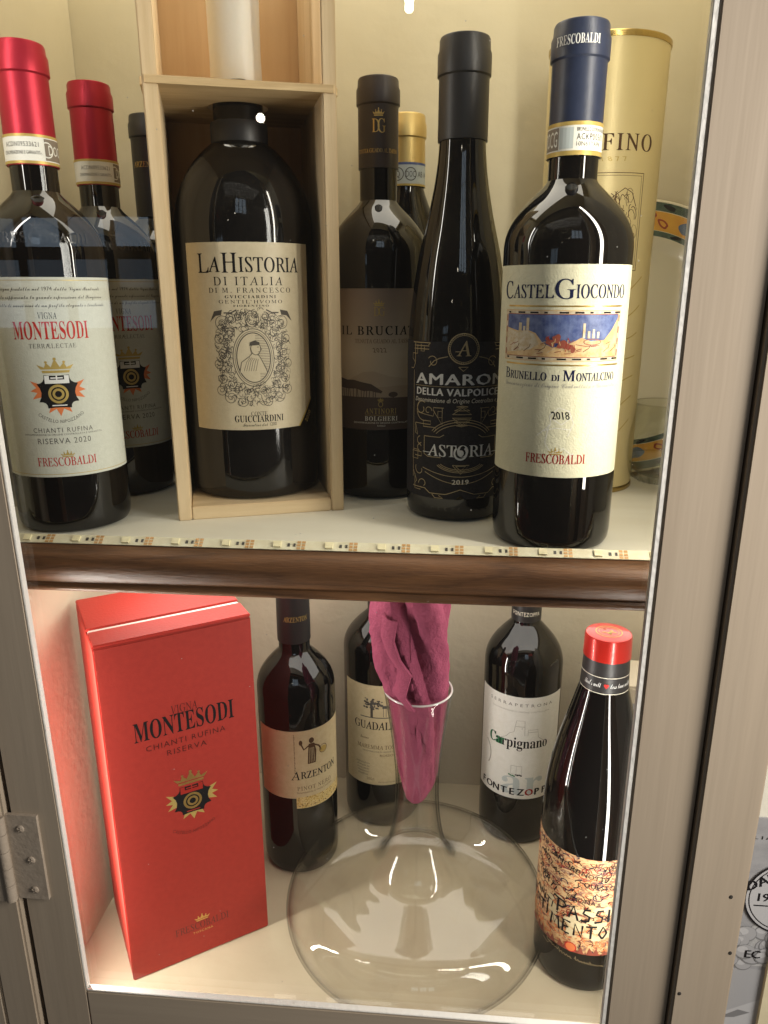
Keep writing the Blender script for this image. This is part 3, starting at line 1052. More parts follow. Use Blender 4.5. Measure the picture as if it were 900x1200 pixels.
# divider with a round hole for the neck
HX, HY, HR = 0.0592, 0.0560, 0.0205
x0, x1, y0, y1 = -0.0016, BW + 0.0016, -0.0012, BD - 0.0062
vs, fs = [], []
N = 64
for z in (0.2762, 0.2806):
    for i in range(N):
        a = 2 * math.pi * i / N
        vs.append((HX + HR * math.cos(a), HY + HR * math.sin(a), z))
    for i in range(N):
        a = 2 * math.pi * i / N
        c, s = math.cos(a), math.sin(a)
        k = min((x1 - HX) / c if c > 1e-6 else ((x0 - HX) / c if c < -1e-6 else 1e9), (y1 - HY) / s if s > 1e-6 else ((y0 - HY) / s if s < -1e-6 else 1e9))
        vs.append((HX + k * c, HY + k * s, z))
for i in range(N):
    j = (i + 1) % N
    fs += [(i, j, N + j, N + i), (2 * N + i, 3 * N + i, 3 * N + j, 2 * N + j), (i, 2 * N + i, 2 * N + j, j), (N + i, N + j, 3 * N + j, 3 * N + i)]
link_mesh('divider', vs, fs, M['ply'], box)
mw = Matrix.Translation(box.location) @ Matrix.Rotation(BX, 4, 'Z')
mp_ = mw @ Vector((HX, HY, 0.0096))
mag = place('wine_bottle', mp_.x, mp_.y, 0.0096, 'large dark bottle with beige engraved label standing inside the wooden box')
Rm = 0.0488
pr = base_prof(Rm) + [(Rm, 0.03), (Rm, 0.12), (Rm, 0.186)] + [(0.0178 + (Rm - 0.0178) * (1 - (i / 16) ** 2.1) ** 0.80, 0.186 + 0.0585 * i / 16) for i in range(1, 16)] + [(0.0178, 0.2450), (0.0172, 0.26), (0.0162, 0.34), (0, 0.34)]
lathe('glass_body', pr, M['bottle_dusty'], mag)
lathe('collar', [(0.0178, 0.2415), (0.0193, 0.2418), (0.0196, 0.243), (0.0196, 0.2555), (0.019, 0.2568), (0.017, 0.257)], M['cap_black'], mag)


def drip(a, r, z):
    if z < 0.296:
        z = z + 0.0035 * math.sin(a * 1.0 + 1.9) + 0.0012 * math.sin(a * 3 + 0.6)
    return r * (1 + 0.018 * math.sin(a * 2 + z * 90)), z


lathe('wax_seal', [(0.0160, 0.2775), (0.0169, 0.2770), (0.0174, 0.2785), (0.0175, 0.287), (0.0174, 0.297), (0.0173, 0.31), (0.0171, 0.33), (0.0172, 0.345), (0.0176, 0.355), (0.0170, 0.364), (0, 0.366)], M['wax'], mag, wob=drip)
lab = patch('label', Rm * 1000, [(-46, 52, 50, 177.6)], M['paper_h'], mag)
P = Print(Rm * 1000 + 0.2)
o = 2.0
v = lambda py: 52 + (505 - py) / 222 * 125.6
for d in (0, 0.3):
    L_ = 0 if d == 0 else 1
    P.text('L', 'serif', o - 32.6 + d, v(317.3), 12.4, M['ink'], 8.6, layer=L_)
    P.text('A', 'serif', o - 24.2 + d, v(316.5), 9.4, M['ink'], 8.6, layer=L_)
    P.text('H', 'serif', o - 13.4 + d, v(317.3), 12.6, M['ink'], 10.6, layer=L_)
    P.text('ISTORIA', 'serif', o + 14.9 + d, v(316.5), 9.4, M['ink'], 44, layer=L_)
P.text('DI ITALIA', 'serif', o - 1, v(331.5), 5.4, M['ink'], 48, space=1.3)
P.text('DI M. FRANCESCO', 'serif', o, v(340), 3.2, M['ink'], 58, space=1.35)
P.text('GVICCIARDINI', 'bold', o, v(346.3), 1.9, M['ink'], 35, space=1.3)
P.text("GENTIL'HVOMO", 'serif', o, v(352.3), 2.2, M['ink'], 44, space=1.3)
P.text('FIORENTINO', 'bold', o, v(356.2), 1.3, M['ink'], 24, space=1.3)
# engraved cartouche: mirrored scrolls round an oval with a plain robed bust
ec, ev = o, v(418)
rnd = random.Random(11)


def scroll(u, vv, r, turns, a0, sgn, w=0.42):
    pts = []
    n_ = int(14 * turns)
    for i in range(n_ + 1):
        t = i / n_
        a = a0 + sgn * t * turns * 2 * math.pi
        rr = r * (1 - 0.82 * t)
        pts.append((u + rr * math.cos(a), vv + rr * math.sin(a)))
    for s in (1, -1):
        P.line([(ec + s * (p[0] - ec), p[1]) for p in pts], w, M['engrave'])


for (du, dv, r, a0, sg) in ((21, 24, 5.5, 2.5, -1), (14, 27, 4, 0.5, 1), (24, 14, 4.5, 1.2, 1), (22, 4, 4, -1, -1), (25, -3, 4.2, 2, 1), (22, -13, 4, 0.4, -1), (24, -21, 4.6, 2.2, 1), (17, -26, 5, 1, -1),
                            (9, -29, 4, 2.9, 1), (9, 28.5, 3.2, 1.8, -1), (15, 18, 4, 0, 1), (16, -17, 3.6, 3, 1), (18, 10, 2.8, 2, -1), (18, -7, 2.8, 1, 1), (6, -22, 3, 0, 1), (12.5, -21, 2.6, 2, -1)):
    scroll(ec + du, ev + dv, r, 1.7, a0, sg)
for k in range(620):
    a = rnd.uniform(0, 2 * math.pi)
    q = rnd.uniform(0.58, 1.0)
    cs, sn = math.cos(a), math.sin(a)
    k_ = 1 / max(abs(cs) ** 3 + abs(sn) ** 3, 1e-6) ** (1 / 3)
    cu, cv = ec + 26 * q * k_ * cs, ev + 1 + 32.5 * q * k_ * sn
    if ((cu - ec) / 14.6) ** 2 + ((cv - ev - 1) / 20) ** 2 < 1:
        continue
    aa = rnd.uniform(0, 6.28)
    rr = rnd.uniform(0.7, 2.3)
    pts = [(cu + rr * math.cos(aa + i * 0.7), cv + rr * math.sin(aa + i * 0.7)) for i in range(5)]
    P.line(pts, rnd.uniform(0.22, 0.5), M['engrave'])
for ru, rv, w in ((14.2, 19.5, 0.55), (12.8, 18.0, 0.35), (11.6, 16.8, 0.7)):
    P.ring(ec, ev + 1, ru, rv, w, M['engrave'], n=48)
P.ring(ec, ev + 27, 4.6, 5.4, 0.5, M['engrave'])
P.ring(ec, ev + 27, 3.0, 3.8, 0.35, M['engrave'])
for k in range(30):
    vv = ev + 17.2 - k * 1.12
    hw = 11.2 * math.sqrt(max(0, 1 - ((vv - ev - 1) / 16.6) ** 2))
    P.line([(ec + (1.5 if vv > ev - 6 else 4), vv), (ec + hw, vv)], 0.26, M['engrave'])
P.poly([(ec - 10, ev - 9), (ec - 8.5, ev - 2), (ec - 3, ev + 2), (ec - 1, ev + 4), (ec + 4, ev + 2), (ec + 7, ev - 5), (ec + 9, ev - 9)], M['paper_h'], 1)
P.line([(ec - 10, ev - 9), (ec - 8.5, ev - 2), (ec - 3, ev + 2), (ec - 1, ev + 4), (ec - 1.5, ev + 8), (ec + 1, ev + 11), (ec + 4, ev + 9.5), (ec + 4.6, ev + 6), (ec + 3.2, ev + 3), (ec + 4.5, ev + 1), (ec + 8, ev - 6), (ec + 9, ev - 9)], 0.5, M['engrave'], 2)
P.ell(ec + 1.6, ev + 7.2, 3.3, 4.2, M['paper_h'], 3, 20)
P.ring(ec + 1.6, ev + 7.2, 3.3, 4.2, 0.45, M['engrave'], 4, 24)
P.line([(ec + 4.7, ev + 8.4), (ec + 5.6, ev + 6.6), (ec + 4.7, ev + 6.2)], 0.4, M['engrave'], 4)
P.line([(ec + 2.6, ev + 8.2), (ec + 3.8, ev + 8.3)], 0.4, M['engrave'], 4)
P.line([(ec + 3.0, ev + 5.0), (ec + 4.2, ev + 5.1)], 0.35, M['engrave'], 4)
P.poly([(ec - 2.6, ev + 9.2), (ec - 2, ev + 11.6), (ec + 1.4, ev + 12.8), (ec + 4.4, ev + 11.2), (ec + 4.2, ev + 9.6)], M['engrave'], 5)
for k in range(6):
    P.line([(ec - 7 + k * 1.6, ev - 8), (ec - 5 + k * 1.5, ev - 1 - abs(k - 2.5) * 0.4), (ec - 2.5 + k * 1.1, ev + 1.6 - k * 0.3)], 0.3, M['engrave'], 2)
for s in (-1, 1):
    P.poly([(ec + s * 20, ev + 33), (ec + s * 26, ev + 32), (ec + s * 29.5, ev + 25), (ec + s * 25, ev + 29), (ec + s * 21, ev + 29.5)], M['engrave'])
    P.line([(ec + s * 10, ev + 33), (ec + s * 14, ev + 31), (ec + s * 19, ev + 31)], 0.9, M['engrave'])
P.text('CONTE', 'serif', o + 2, v(487), 2.8, M['ink'], 11.5)
P.text('GUICCIARDINI', 'bold', o + 2, v(495), 4.6, M['ink'], 35)
P.text('Fiorentini dal 1200', 'script', o + 2, v(500.5), 2.2, M['ink'], 24)
P.poly([(50.2, 51.8), (50.2, 70), (36, 51.8)], M['bottle_dusty'], 1)
P.poly([(50.2, 72), (50.2, 69.8), (36, 51.8), (34.4, 51.8)], M['gold_ink'], 2)
P.text('2020', 'sans', 46.8, 57.0, 3.2, M['gold_ink'], 9, layer=3, rot=0.92)
P.build('label_print', lab)

# ------------------------------------------------------------------ brown landscape label bottle
b = place('wine_bottle', -0.0575, 0.590, 0, 'dark bottle with brown landscape label beside the wooden box')
lathe('glass_body', bordeaux(0.0370, 0.0138, 0.180, 0.219, 0.285), M['bottle'], b)
c_ = lathe('capsule', capsule_prof(0.0146, 0.0146, 0.2405, 0.3000, zl0=0.2825), M['cap_brown'], b)
P = Print(14.75)
P.text('D', 'serif', -1.9, 263.2, 8.6, M['gold'], 5.2)
P.text('D', 'serif', -1.7, 263.2, 8.6, M['gold'], 5.2)
P.text('G', 'serif', 2.3, 263.0, 8.8, M['gold'], 5.6)
P.text('G', 'serif', 2.5, 263.0, 8.8, M['gold'], 5.6)
crown(P, 0.2, 273.5, 8.5, 5.2, M['gold'])
P.text('TENUTA GUADO AL TASSO', 'serif', -1, 250.2, 2.6, M['gold'], 34)
P.build('capsule_print', c_)
lab = patch('label', 37.0, [(-42, 55.1, 42, 157.6)], M['dusk'], b)
P = Print(37.2)
v = lambda py: 55.1 + (502 - py) / 164 * 102.5
P.poly([(-42, v(450)), (-26, v(444)), (-12, v(433)), (-4, v(432)), (8, v(438)), (22, v(441)), (42, v(446)), (42, v(466)), (-42, v(466))], M['hill2'])
P.poly([(-42, v(456)), (-10, v(452)), (14, v(449)), (42, v(451)), (42, v(466)), (-42, v(466))], M['hill'], 1)
P.poly([(-42, v(463)), (-10, v(462.5)), (42, v(464)), (42, v(501.9)), (-42, v(501.9))], M['tree_print'], 2)
can = [(-42, v(452)), (-42, v(440)), (-33, v(440.5)), (-26, v(443)), (-20, v(442.5)), (-13, v(445)), (-6, v(447)), (-1, v(452)), (2.5, v(455.5)), (1.5, v(458)), (-3, v(456.5)), (-7, v(455)), (-12, v(455.5)), (-18, v(453)), (-26, v(453.5)), (-34, v(452))]
P.poly(can, M['tree_print'], 3)
for k in range(17):
    x = -38 + k * 2.2 + rnd.uniform(-0.5, 0.5)
    P.line([(x, v(463)), (x + rnd.uniform(-0.8, 0.8), v(452.5))], 0.55, M['tree_print'], 3)
P.ell(10.5, v(459.5), 3.6, 2.0, M['tree_print'], 3)
P.line([(10.5, v(464)), (10.5, v(459))], 0.7, M['tree_print'], 3)
crown(P, 0, v(357.5), 8.5, 4.6, M['gold_ink'])
P.text('D', 'serif', -1.7, v(368.5), 6.2, M['gold_ink'], 4.2)
P.text('G', 'serif', 2.1, v(368.5), 6.2, M['gold_ink'], 4.6)
P.text('IL BRUCIATO', 'serif', 2.2, v(390.0), 6.2, M['ink'], 66, space=1.25)
P.text('IL BRUCIATO', 'serif', 2.5, v(390.0), 6.2, M['ink'], 66, space=1.25, layer=1)
P.text('TENUTA GUADO AL TASSO', 'serif', 3, v(399.5), 2.9, M['brown_ink'], 43)
P.text('2022', 'serif', 0.5, v(410), 3.2, M['brown_ink'], 10.5, space=1.2)
crown(P, 1, v(467.5), 5, 2.8, M['gold_ink'], 3)
P.ring(1, v(471), 1.6, 1.9, 0.4, M['gold_ink'], 3)
P.text('ANTINORI', 'serif', 1, v(482.3), 3.9, M['gold_ink'], 24, layer=3, space=1.2)
P.rect(-11, v(484.2), 13, v(483.8), M['gold_ink'], 3)
P.text('BOLGHERI', 'bold', 1.5, v(491), 3.4, M['cream_ink'], 25, layer=3, space=1.15)
P.text('DENOMINAZIONE DI ORIGINE CONTROLLATA', 'sans', 2, v(494.5), 1.3, M['cream_ink'], 44, layer=3)
P.text('ROSSO', 'sans', 1.5, v(498), 1.3, M['cream_ink'], 6, layer=3)
P.build('label_print', lab)

# ------------------------------------------------------------------ gold capped bottle behind
b = place('wine_bottle', -0.0412, 0.650, 0, 'gold capped bottle with a pale seal band standing behind the other dark bottles')
lathe('glass_body', bordeaux(0.0345, 0.0145, 0.150, 0.235, 0.275), M['bottle'], b)
lathe('capsule', capsule_prof(0.0155, 0.0152, 0.252, 0.2885, zl0=0.2715), M['cap_gold'], b)
sb = patch('seal_band', 15.4, [(-47, 235.5, 47, 252.5)], M['band_blue'], b, off=0.15)
P = Print(15.6)
P.rect(-47, 235.5, 47, 237.0, M['gold_ink'])
P.rect(-47, 250.8, 47, 252.5, M['sky_print'])
P.ring(4, 244, 4.6, 4.6, 0.7, M['grey_ink'])
P.text('DOC', 'sans', 4, 241.8, 4.4, M['grey_ink'], 7.6, layer=1)
P.ring(-6.5, 244, 4.6, 4.6, 0.7, M['grey_ink'])
P.text('Q', 'sans', -6.5, 241.8, 4.4, M['grey_ink'], 3.6, layer=1)
P.text('AB 14', 'sans', 15.5, 242, 4, M['grey_ink'], 11)
P.build('seal_print', sb)

# ------------------------------------------------------------------ black label bottle with gold line ornament
b = place('wine_bottle', 0.003, 0.534, 0, 'slender black capped bottle with black and gold ornamented label')
pts = smooth_prof([(0.0346, 0.010), (0.0348, 0.03), (0.0346, 0.07), (0.0344, 0.110), (0.0338, 0.130), (0.0318, 0.151), (0.0276, 0.178), (0.0215, 0.204), (0.0170, 0.228), (0.0150, 0.250), (0.0144, 0.285)], 5)
lathe('glass_body', base_prof(0.0346)[:-1] + pts + [(0, 0.285)], M['bottle'], b)
lathe('capsule', capsule_prof(0.0162, 0.0160, 0.2485, 0.3080, zl0=0.286), M['cap_black'], b)
R0 = 34.7


def ra(vv):
    return R0 if vv < 110 else R0 - (vv - 110) ** 2 * 0.0022


lab = patch('label', ra, [(-48, 16.8, 48, 123.8)], M['paper_k'], b)
P = Print(lambda vv: ra(vv) + 0.2)
o = 4.5
v = lambda py: 16.8 + (582 - py) / 182 * 107
G = M['gold_line']
# medallion
mv = v(407.5)
P.ell(o, mv, 10.6, 10.2, M['paper_k'], 1, 40)
P.ring(o, mv, 10.2, 9.8, 0.7, G, 2, 44)
P.ring(o, mv, 9.0, 8.6, 0.35, G, 2, 44)
for k in range(40):
    a = k * math.pi / 20
    P.ell(o + 9.6 * math.cos(a), mv + 9.2 * math.sin(a), 0.28, 0.28, G, 3, 6)
P.text('A', 'serif', o, mv - 4.6, 9.6, G, 9.6, layer=3)
P.text('A', 'serif', o + 0.3, mv - 4.6, 9.6, G, 9.6, layer=4)
P.rect(o - 5.6, mv - 2.0, o - 1.6, mv - 1.5, G, 4)
P.line([(o - 3.2, v(427.5)), (o + 3.2, v(427.5)), (o, v(432)), (o - 3.2, v(427.5))], 0.5, G, 1)
P.text('AMARONE', 'heavy', o + 3, v(447.5), 7.0, M['white_ink'], 76, layer=1, space=1.1)
P.rect(o - 36, v(450), o + 42, v(449.5), G, 1)
P.text('DELLA VALPOLICELLA', 'heavy', o + 3, v(460), 4.7, M['white_ink'], 75, layer=1, space=1.1)
P.text('Denominazione di Origine Controllata e Garantita', 'oblique', o + 3, v(468), 2.9, M['cream_ink'], 78, layer=1)
for k in range(3):
    d = 2.6 * k
    P.line([(o - 6.5 + d * 0.5, v(481) + d), (o, v(472) + d * 0.3 - 1), (o + 6.5 - d * 0.5, v(481) + d), (o - 6.5 + d * 0.5, v(481) + d)], 0.45, G, 1)
    P.line([(o - 6.5 + d * 0.5, v(485) - d), (o, v(494) - d * 0.3 + 1), (o + 6.5 - d * 0.5, v(485) - d), (o - 6.5 + d * 0.5, v(485) - d)], 0.45, G, 1)


def orn(pts, w=0.5, mirror=True):
    P.line([(o + x, y) for x, y in pts], w, G, 1)
    if mirror:
        P.line([(o - x, y) for x, y in pts], w, G, 1)


def curl(x, y, r, a0, a1, w=0.5, n_=14, k=0.6):
    orn([(x + r * (1 - k * i / n_) * math.cos(a0 + (a1 - a0) * i / n_), y + r * (1 - k * i / n_) * math.sin(a0 + (a1 - a0) * i / n_)) for i in range(n_ + 1)], w)


# corner brackets, side scrolls and frames
for vv in (v(405), v(408.5)):
    orn([(-38, vv), (-24, vv)], 0.45)
orn([(-39.5, v(401.5)), (-23, v(401.5)), (-24.5, v(404))], 0.5)
orn([(-37, v(401.5)), (-37, v(425)), (-39, v(431)), (-42, v(431))], 0.55)
orn([(-34.5, v(404)), (-34.5, v(414)), (-40, v(414)), (-40, v(420)), (-37, v(424))], 0.45)
orn([(-31, v(403)), (-31, v(411)), (-28, v(411)), (-28, v(406))], 0.4)
curl(-21, v(422), 4.0, 2.6, -3.4)
orn([(-10.5, v(416)), (-16, v(418)), (-20, v(421)), (-24, v(428))], 0.55)
orn([(-38.2, v(433)), (-38.2, v(560))], 0.45)
curl(-30, v(476), 5.2, 0.9, 6.8)
curl(-27, v(479), 7.6, 2.0, 4.9, k=0.15)
orn([(-34, v(481)), (-20, v(484)), (-19, v(478))], 0.4)
orn([(-12.5, v(474)), (-20, v(474)), (-20, v(477)), (-13.5, v(493)), (-13.5, v(474))], 0.5)
orn([(-16.6, v(478)), (-13.6, v(478)), (-13.6, v(485)), (-16.6, v(485)), (-16.6, v(478))], 0.35)
curl(-24, v(478), 3.0, 0.0, 5.2, 0.45)
orn([(-36, v(506)), (-36, v(494)), (-22, v(494)), (-22, v(490)), (-28, v(490)), (-28, v(497)), (-18, v(497)), (-18, v(501))], 0.5)
orn([(-36, v(494)), (-33.5, v(508)), (-36, v(506))], 0.45)
for q, (aa, bb) in enumerate(((22, 13), (20, 11.3), (23.5, 14.6))):
    P.ring(o, v(514), aa, bb * 1.1, 0.5, G, 1, 30, 28, 152)
    P.ring(o, v(534), aa * 0.8, bb * 0.62, 0.45, G, 1, 30, 208, 332)
orn([(-27, v(508)), (-27, v(529)), (-24, v(532)), (-14, v(532))], 0.5)
orn([(-27, v(508)), (-15, v(508)), (-12, v(505))], 0.5)
curl(-31, v(515), 3.4, 1.6, 5.6)
curl(-31, v(522), 3.0, 4.6, 0.4)
orn([(-38, v(526)), (-33, v(526)), (-33, v(537)), (-39, v(537)), (-39, v(528)), (-29.5, v(528)), (-29.5, v(533)), (-36, v(533))], 0.5)
P.text('ASTORIA', 'serif', o, v(530.5), 8.0, M['white_ink'], 48, layer=2)
P.text('ASTORIA', 'serif', o + 0.35, v(530.5), 8.0, M['white_ink'], 48, layer=3)
P.rect(o - 28, v(527), o - 21.5, v(526.3), M['white_ink'], 2)
P.rect(o + 21.5, v(527), o + 28, v(526.3), M['white_ink'], 2)
P.ring(o - 0.4, v(526), 4.2, 4.4, 1.3, M['white_ink'], 4, 24, 130, 410)
P.ell(o - 0.4, v(526), 2.2, 2.2, M['white_ink'], 4, 12)
for d in (0, 2.2):
    P.line([(o - 5.8 + d, v(540.5) - d * 0.3), (o + 5.8 - d, v(540.5) - d * 0.3), (o, v(551) + d * 1.1), (o - 5.8 + d, v(540.5) - d * 0.3)], 0.45, G, 1)
P.line([(o - 28 + i * 2, v(546 + 8.5 * math.sin(math.pi * i / 28))) for i in range(29)], 0.45, G, 1)
P.line([(o - 26 + i * 2, v(551 + 12 * math.sin(math.pi * i / 26))) for i in range(27)], 0.45, G, 1)
curl(-31, v(549), 4.6, 2.6, 6.6)
curl(-28, v(566), 4.0, 3.2, -1.0)
orn([(-38, v(552)), (-34, v(564)), (-38, v(571)), (-26, v(571)), (-22, v(576)), (-10, v(576)), (-5, v(573)), (0, v(570))], 0.5)
orn([(-20, v(577)), (-18, v(581)), (-12, v(581)), (-15, v(578))], 0.5)
orn([(-36, v(556)), (-36, v(574)), (-30, v(574))], 0.45)
P.text('2019', 'heavy', o, v(563.5), 3.3, M['cream_ink'], 11.5, layer=2, space=1.1)
P.poly([(o - 3.4, v(582.4)), (o + 3.4, v(582.4)), (o, v(576.5))], M['bottle'], 3)
P.build('label_print', lab)
# raised maker's marks near the foot
E_ = Print(lambda vv: 34.55, step=0.1, base=0.1)
for k in range(13):
    a = -30 + k * 5 + rnd.uniform(-0.6, 0.6)
    E_.ring(a, 9.5, 0.9, 1.1, 0.6, M['emboss'], 0, 8, rnd.uniform(0, 90), rnd.uniform(200, 360))
E_.build('embossed_lettering', b)

# ------------------------------------------------------------------ ivory label bottle with navy capsule
b = place('wine_bottle', 0.0668, 0.4780, 0, 'navy blue capped bottle with ivory label and small painted landscape')
lathe('glass_body', bordeaux(0.0378, 0.0141, 0.178, 0.217, 0.280), M['bottle'], b)
c_ = lathe('capsule', capsule_prof(0.0150, 0.0152, 0.2290, 0.2970, zl0=0.2785), M['cap_navy'], b)
P = Print(16.5)
P.text('FRESCOBALDI', 'bold', -2, 283.6, 4.6, M['white_ink'], 25.5)
P.build('capsule_print', c_)
sb = patch('seal_band', 15.2, [(-46, 228.8, 46, 246.0)], M['band'], b, off=0.15)
P = Print(15.4)
P.rect(-46, 228.8, 46, 231.2, M['gold_ink'])
P.rect(-46, 244.0, 46, 246.0, M['gold_ink'])
P.rect(-26, 231.9, -9.5, 243.3, M['band_grey'])
P.text('DOCG', 'sans', -16.5, 233.6, 8.0, M['band'], 12.5, layer=1)
P.rect(-8.8, 232.2, -0.8, 243.0, M['band_blue'])
P.text('BRUNELLO DI MONTALCINO', 'sans', 1.0, 241.0, 1.9, M['ink'], 22, align='l')
P.text('ACKP00501', 'sans', 1.0, 236.6, 3.2, M['ink'], 18, align='l', space=1.15)
P.text('10N61TAPK', 'sans', 1.0, 233.4, 2.3, M['grey_ink'], 16, align='l')
P.build('seal_print', sb)
lab = patch('label', 37.8, [(-52, 48.5, 52, 170.2)], M['paper_c'], b)
P = Print(38.0)
o = -1.0
v = lambda py: 48.5 + (555 - py) / 245 * 121.7
for d in (0, 0.35):
    P.text('C', 'serif', o - 36.5 + d, v(347.0), 9.6, M['navy'], 8, layer=0 if d == 0 else 1)
    P.text('ASTEL', 'serif', o - 18.6 + d, v(346.6), 7.4, M['navy'], 27, layer=0 if d == 0 else 1)
    P.text('G', 'serif', o + 1.1 + d, v(347.3), 10.6, M['navy'], 11, layer=0 if d == 0 else 1)
    P.text('IOCONDO', 'serif', o + 24.0 + d, v(346.6), 7.4, M['navy'], 33.5, layer=0 if d == 0 else 1)
for vv in (v(355.5), v(421.5)):
    P.rect(o - 36, vv - 0.4, o + 40, vv + 0.5, M['gold'])
pu0, pu1, pv0, pv1 = o - 38.5, o + 39, v(417.5), v(359.5)
P.rect(pu0, pv0, pu1, pv1, M['ochre_print'])
P.rect(pu0 + 0.5, pv0 + 0.5, pu1 - 0.5, pv1 - 0.5, M['pale_print'], 1)
for k in range(9):
    for vv in (pv0 + 1.1, pv1 - 1.9):
        uu = pu0 + 3 + k * 8.6
        P.rect(uu, vv, uu + (5.2 if k % 3 else 2.0), vv + 0.9, M['ink'], 2)
for k in range(4):
    for uu in (pu0 + 0.9, pu1 - 1.8):
        P.rect(uu, pv0 + 3 + k * 6.4, uu + 0.9, pv0 + 6.6 + k * 6.4, M['rust_print'], 2)
q0, q1, r0, r1 = pu0 + 2.7, pu1 - 2.7, pv0 + 2.8, pv1 - 2.6
P.rect(q0 - 0.4, r0 - 0.4, q1 + 0.4, r1 + 0.4, M['rust_print'], 2)
P.rect(q0, r0, q1, r1, M['sky_print'], 3)
f = lambda x, y: (q0 + (q1 - q0) * x, r0 + (r1 - r0) * y)
P.poly([f(0, 0), f(1, 0), f(1, 0.92), f(0.94, 0.66), f(0.86, 0.40), f(0.74, 0.38), f(0.66, 0.46), f(0.56, 0.30), f(0.44, 0.22), f(0.36, 0.34), f(0.30, 0.56), f(0.24, 0.62), f(0.14, 0.60), f(0, 0.68)], M['ochre_print'], 4)
P.poly([f(0, 0.06), f(0.12, 0.10), f(0.26, 0.16), f(0.33, 0.30), f(0.29, 0.54), f(0.22, 0.60), f(0.12, 0.58), f(0, 0.66)], M['pale_print'], 5)
for x, w, h in ((0.14, 0.03, 0.80), (0.185, 0.02, 0.72), (0.215, 0.025, 0.92), (0.67, 0.02, 0.80), (0.71, 0.02, 0.62), (0.75, 0.02, 0.66), (0.79, 0.02, 0.60)):
    a, c = f(x, 0.45), f(x + w, h)
    P.rect(a[0], a[1], c[0], c[1], M['pale_print'], 6)
for k in range(26):      # loose brushwork on the hills: no figures, a plain generic landscape
    x, y = rnd.uniform(0.02, 0.95), rnd.uniform(0.05, 0.34)
    P.line([f(x, y), f(min(0.99, x + 0.05), y + rnd.uniform(0.0, 0.10))], 0.35, M['pale_print' if k % 2 else 'rust_print'], 6)
for x, y, w, h in ((0.43, 0.34, 2.6, 2.2), (0.47, 0.42, 2.2, 3.0), (0.52, 0.30, 3.2, 2.2), (0.57, 0.24, 3.0, 1.9), (0.60, 0.17, 1.8, 1.4), (0.40, 0.44, 1.0, 1.5)):
    P.poly([(f(x, y)[0] + w * (1 + 0.25 * math.sin(3.1 * t_ + x * 40)) * math.cos(t_), f(x, y)[1] + h * (1 + 0.3 * math.sin(2.3 * t_ + y * 60)) * math.sin(t_)) for t_ in [i_ * 0.3927 for i_ in range(16)]], M['rust_print'], 7)
for k in range(14):
    x, y = rnd.uniform(0.40, 0.62), rnd.uniform(0.10, 0.42)
    P.line([f(x, y), f(x + rnd.uniform(-0.02, 0.02), y + 0.09)], 0.4, M['maroon' if k % 2 else 'ochre_print'], 8)
for x in (0.09, 0.2, 0.33, 0.68, 0.86, 0.93):
    P.line([f(x, 0.12), f(x + 0.05, 0.22), f(x + 0.06, 0.3)], 0.35, M['brown_ink'], 6)
P.ring(*f(0.755, 0.36), 5.2, 1.6, 0.4, M['rust_print'], 7)
P.line([f(0.62, 0.30), f(0.70, 0.26), f(0.82, 0.28)], 0.35, M['rust_print'], 7)
for d in (0, 0.3):
    L_ = 0 if d == 0 else 1
    P.text('B', 'serif', o - 34.2 + d, v(439.3), 6.2, M['navy'], 4.2, layer=L_)
    P.text('RUNELLO', 'serif', o - 19.0 + d, v(439.3), 4.6, M['navy'], 25, layer=L_)
    P.text('DI', 'serif', o - 1.2 + d, v(439.3), 3.4, M['navy'], 4.6, layer=L_)
    P.text('M', 'serif', o + 6.4 + d, v(439.3), 6.2, M['navy'], 7.0, layer=L_)
    P.text('ONTALCINO', 'serif', o + 23.6 + d, v(439.3), 4.6, M['navy'], 26, layer=L_)
P.text('Denominazione di Origine Controllata e Garantita', 'script', o + 1, v(447.5), 2.6, M['pale_ink'], 74)
# blind embossed crown and shield behind the year
for pts in ([(-12, 40), (-4, 47), (-5, 52), (0, 57), (6, 55), (9, 48), (6, 40)], [(-5, 47), (-7, 36), (-2, 28), (6, 24), (10, 30)], [(-9, 43), (-1, 45), (8, 44)], [(-3, 50), (2, 47), (7, 51)], [(-2, 30), (4, 33), (9, 29)]):
    P.line([(o + 2 + x, v(555) + y - 15) for x, y in pts], 0.5, M['paper_w'])
P.text('2018', 'serif', o + 3, v(484.3), 4.6, M['ink'], 10.6)
P.text('2018', 'serif', o + 3.2, v(484.3), 4.6, M['ink'], 10.6, layer=1)
crown(P, o + 1.5, v(527), 9, 4.6, M['gold_ink'])
for d in (0, 0.3):
    P.text('FRESCOBALDI', 'serif', o + 1.5 + d, v(538), 5.6, M['maroon'], 36, layer=0 if d == 0 else 1)
P.build('label_print', lab)

# ------------------------------------------------------------------ gold carton tube
tb_ = place('gift_tube', 0.1085, 0.628, 0, 'pale gold carton tube with an engraved picture, behind the navy capped bottle', 'gift tube')
RT = 0.0425
lathe('tube_body', [(0, 0.0035), (RT - 0.001, 0.0035), (RT, 0.004), (RT, 0.3215), (RT - 0.0015, 0.3225), (0, 0.3225)], M['tube'], tb_)
lathe('rim', [(RT - 0.002, 0.321), (RT + 0.0006, 0.3212), (RT + 0.0009, 0.3222), (RT + 0.0009, 0.3245), (RT + 0.0003, 0.3252), (RT - 0.0006, 0.3248), (RT - 0.0012, 0.3228)], M['tube_rim'], tb_)
lathe('rim', [(0, 0.0), (RT + 0.0005, 0.0), (RT + 0.0009, 0.0008), (RT + 0.0009, 0.0032), (RT + 0.0002, 0.0042), (RT - 0.001, 0.0042)], M['tube_rim'], tb_)
P = Print(RT * 1000)
o = 4.5
P.text('RUFFINO', 'serif', o - 2, 250.5, 10.8, M['brown_ink'], 72, space=1.15)
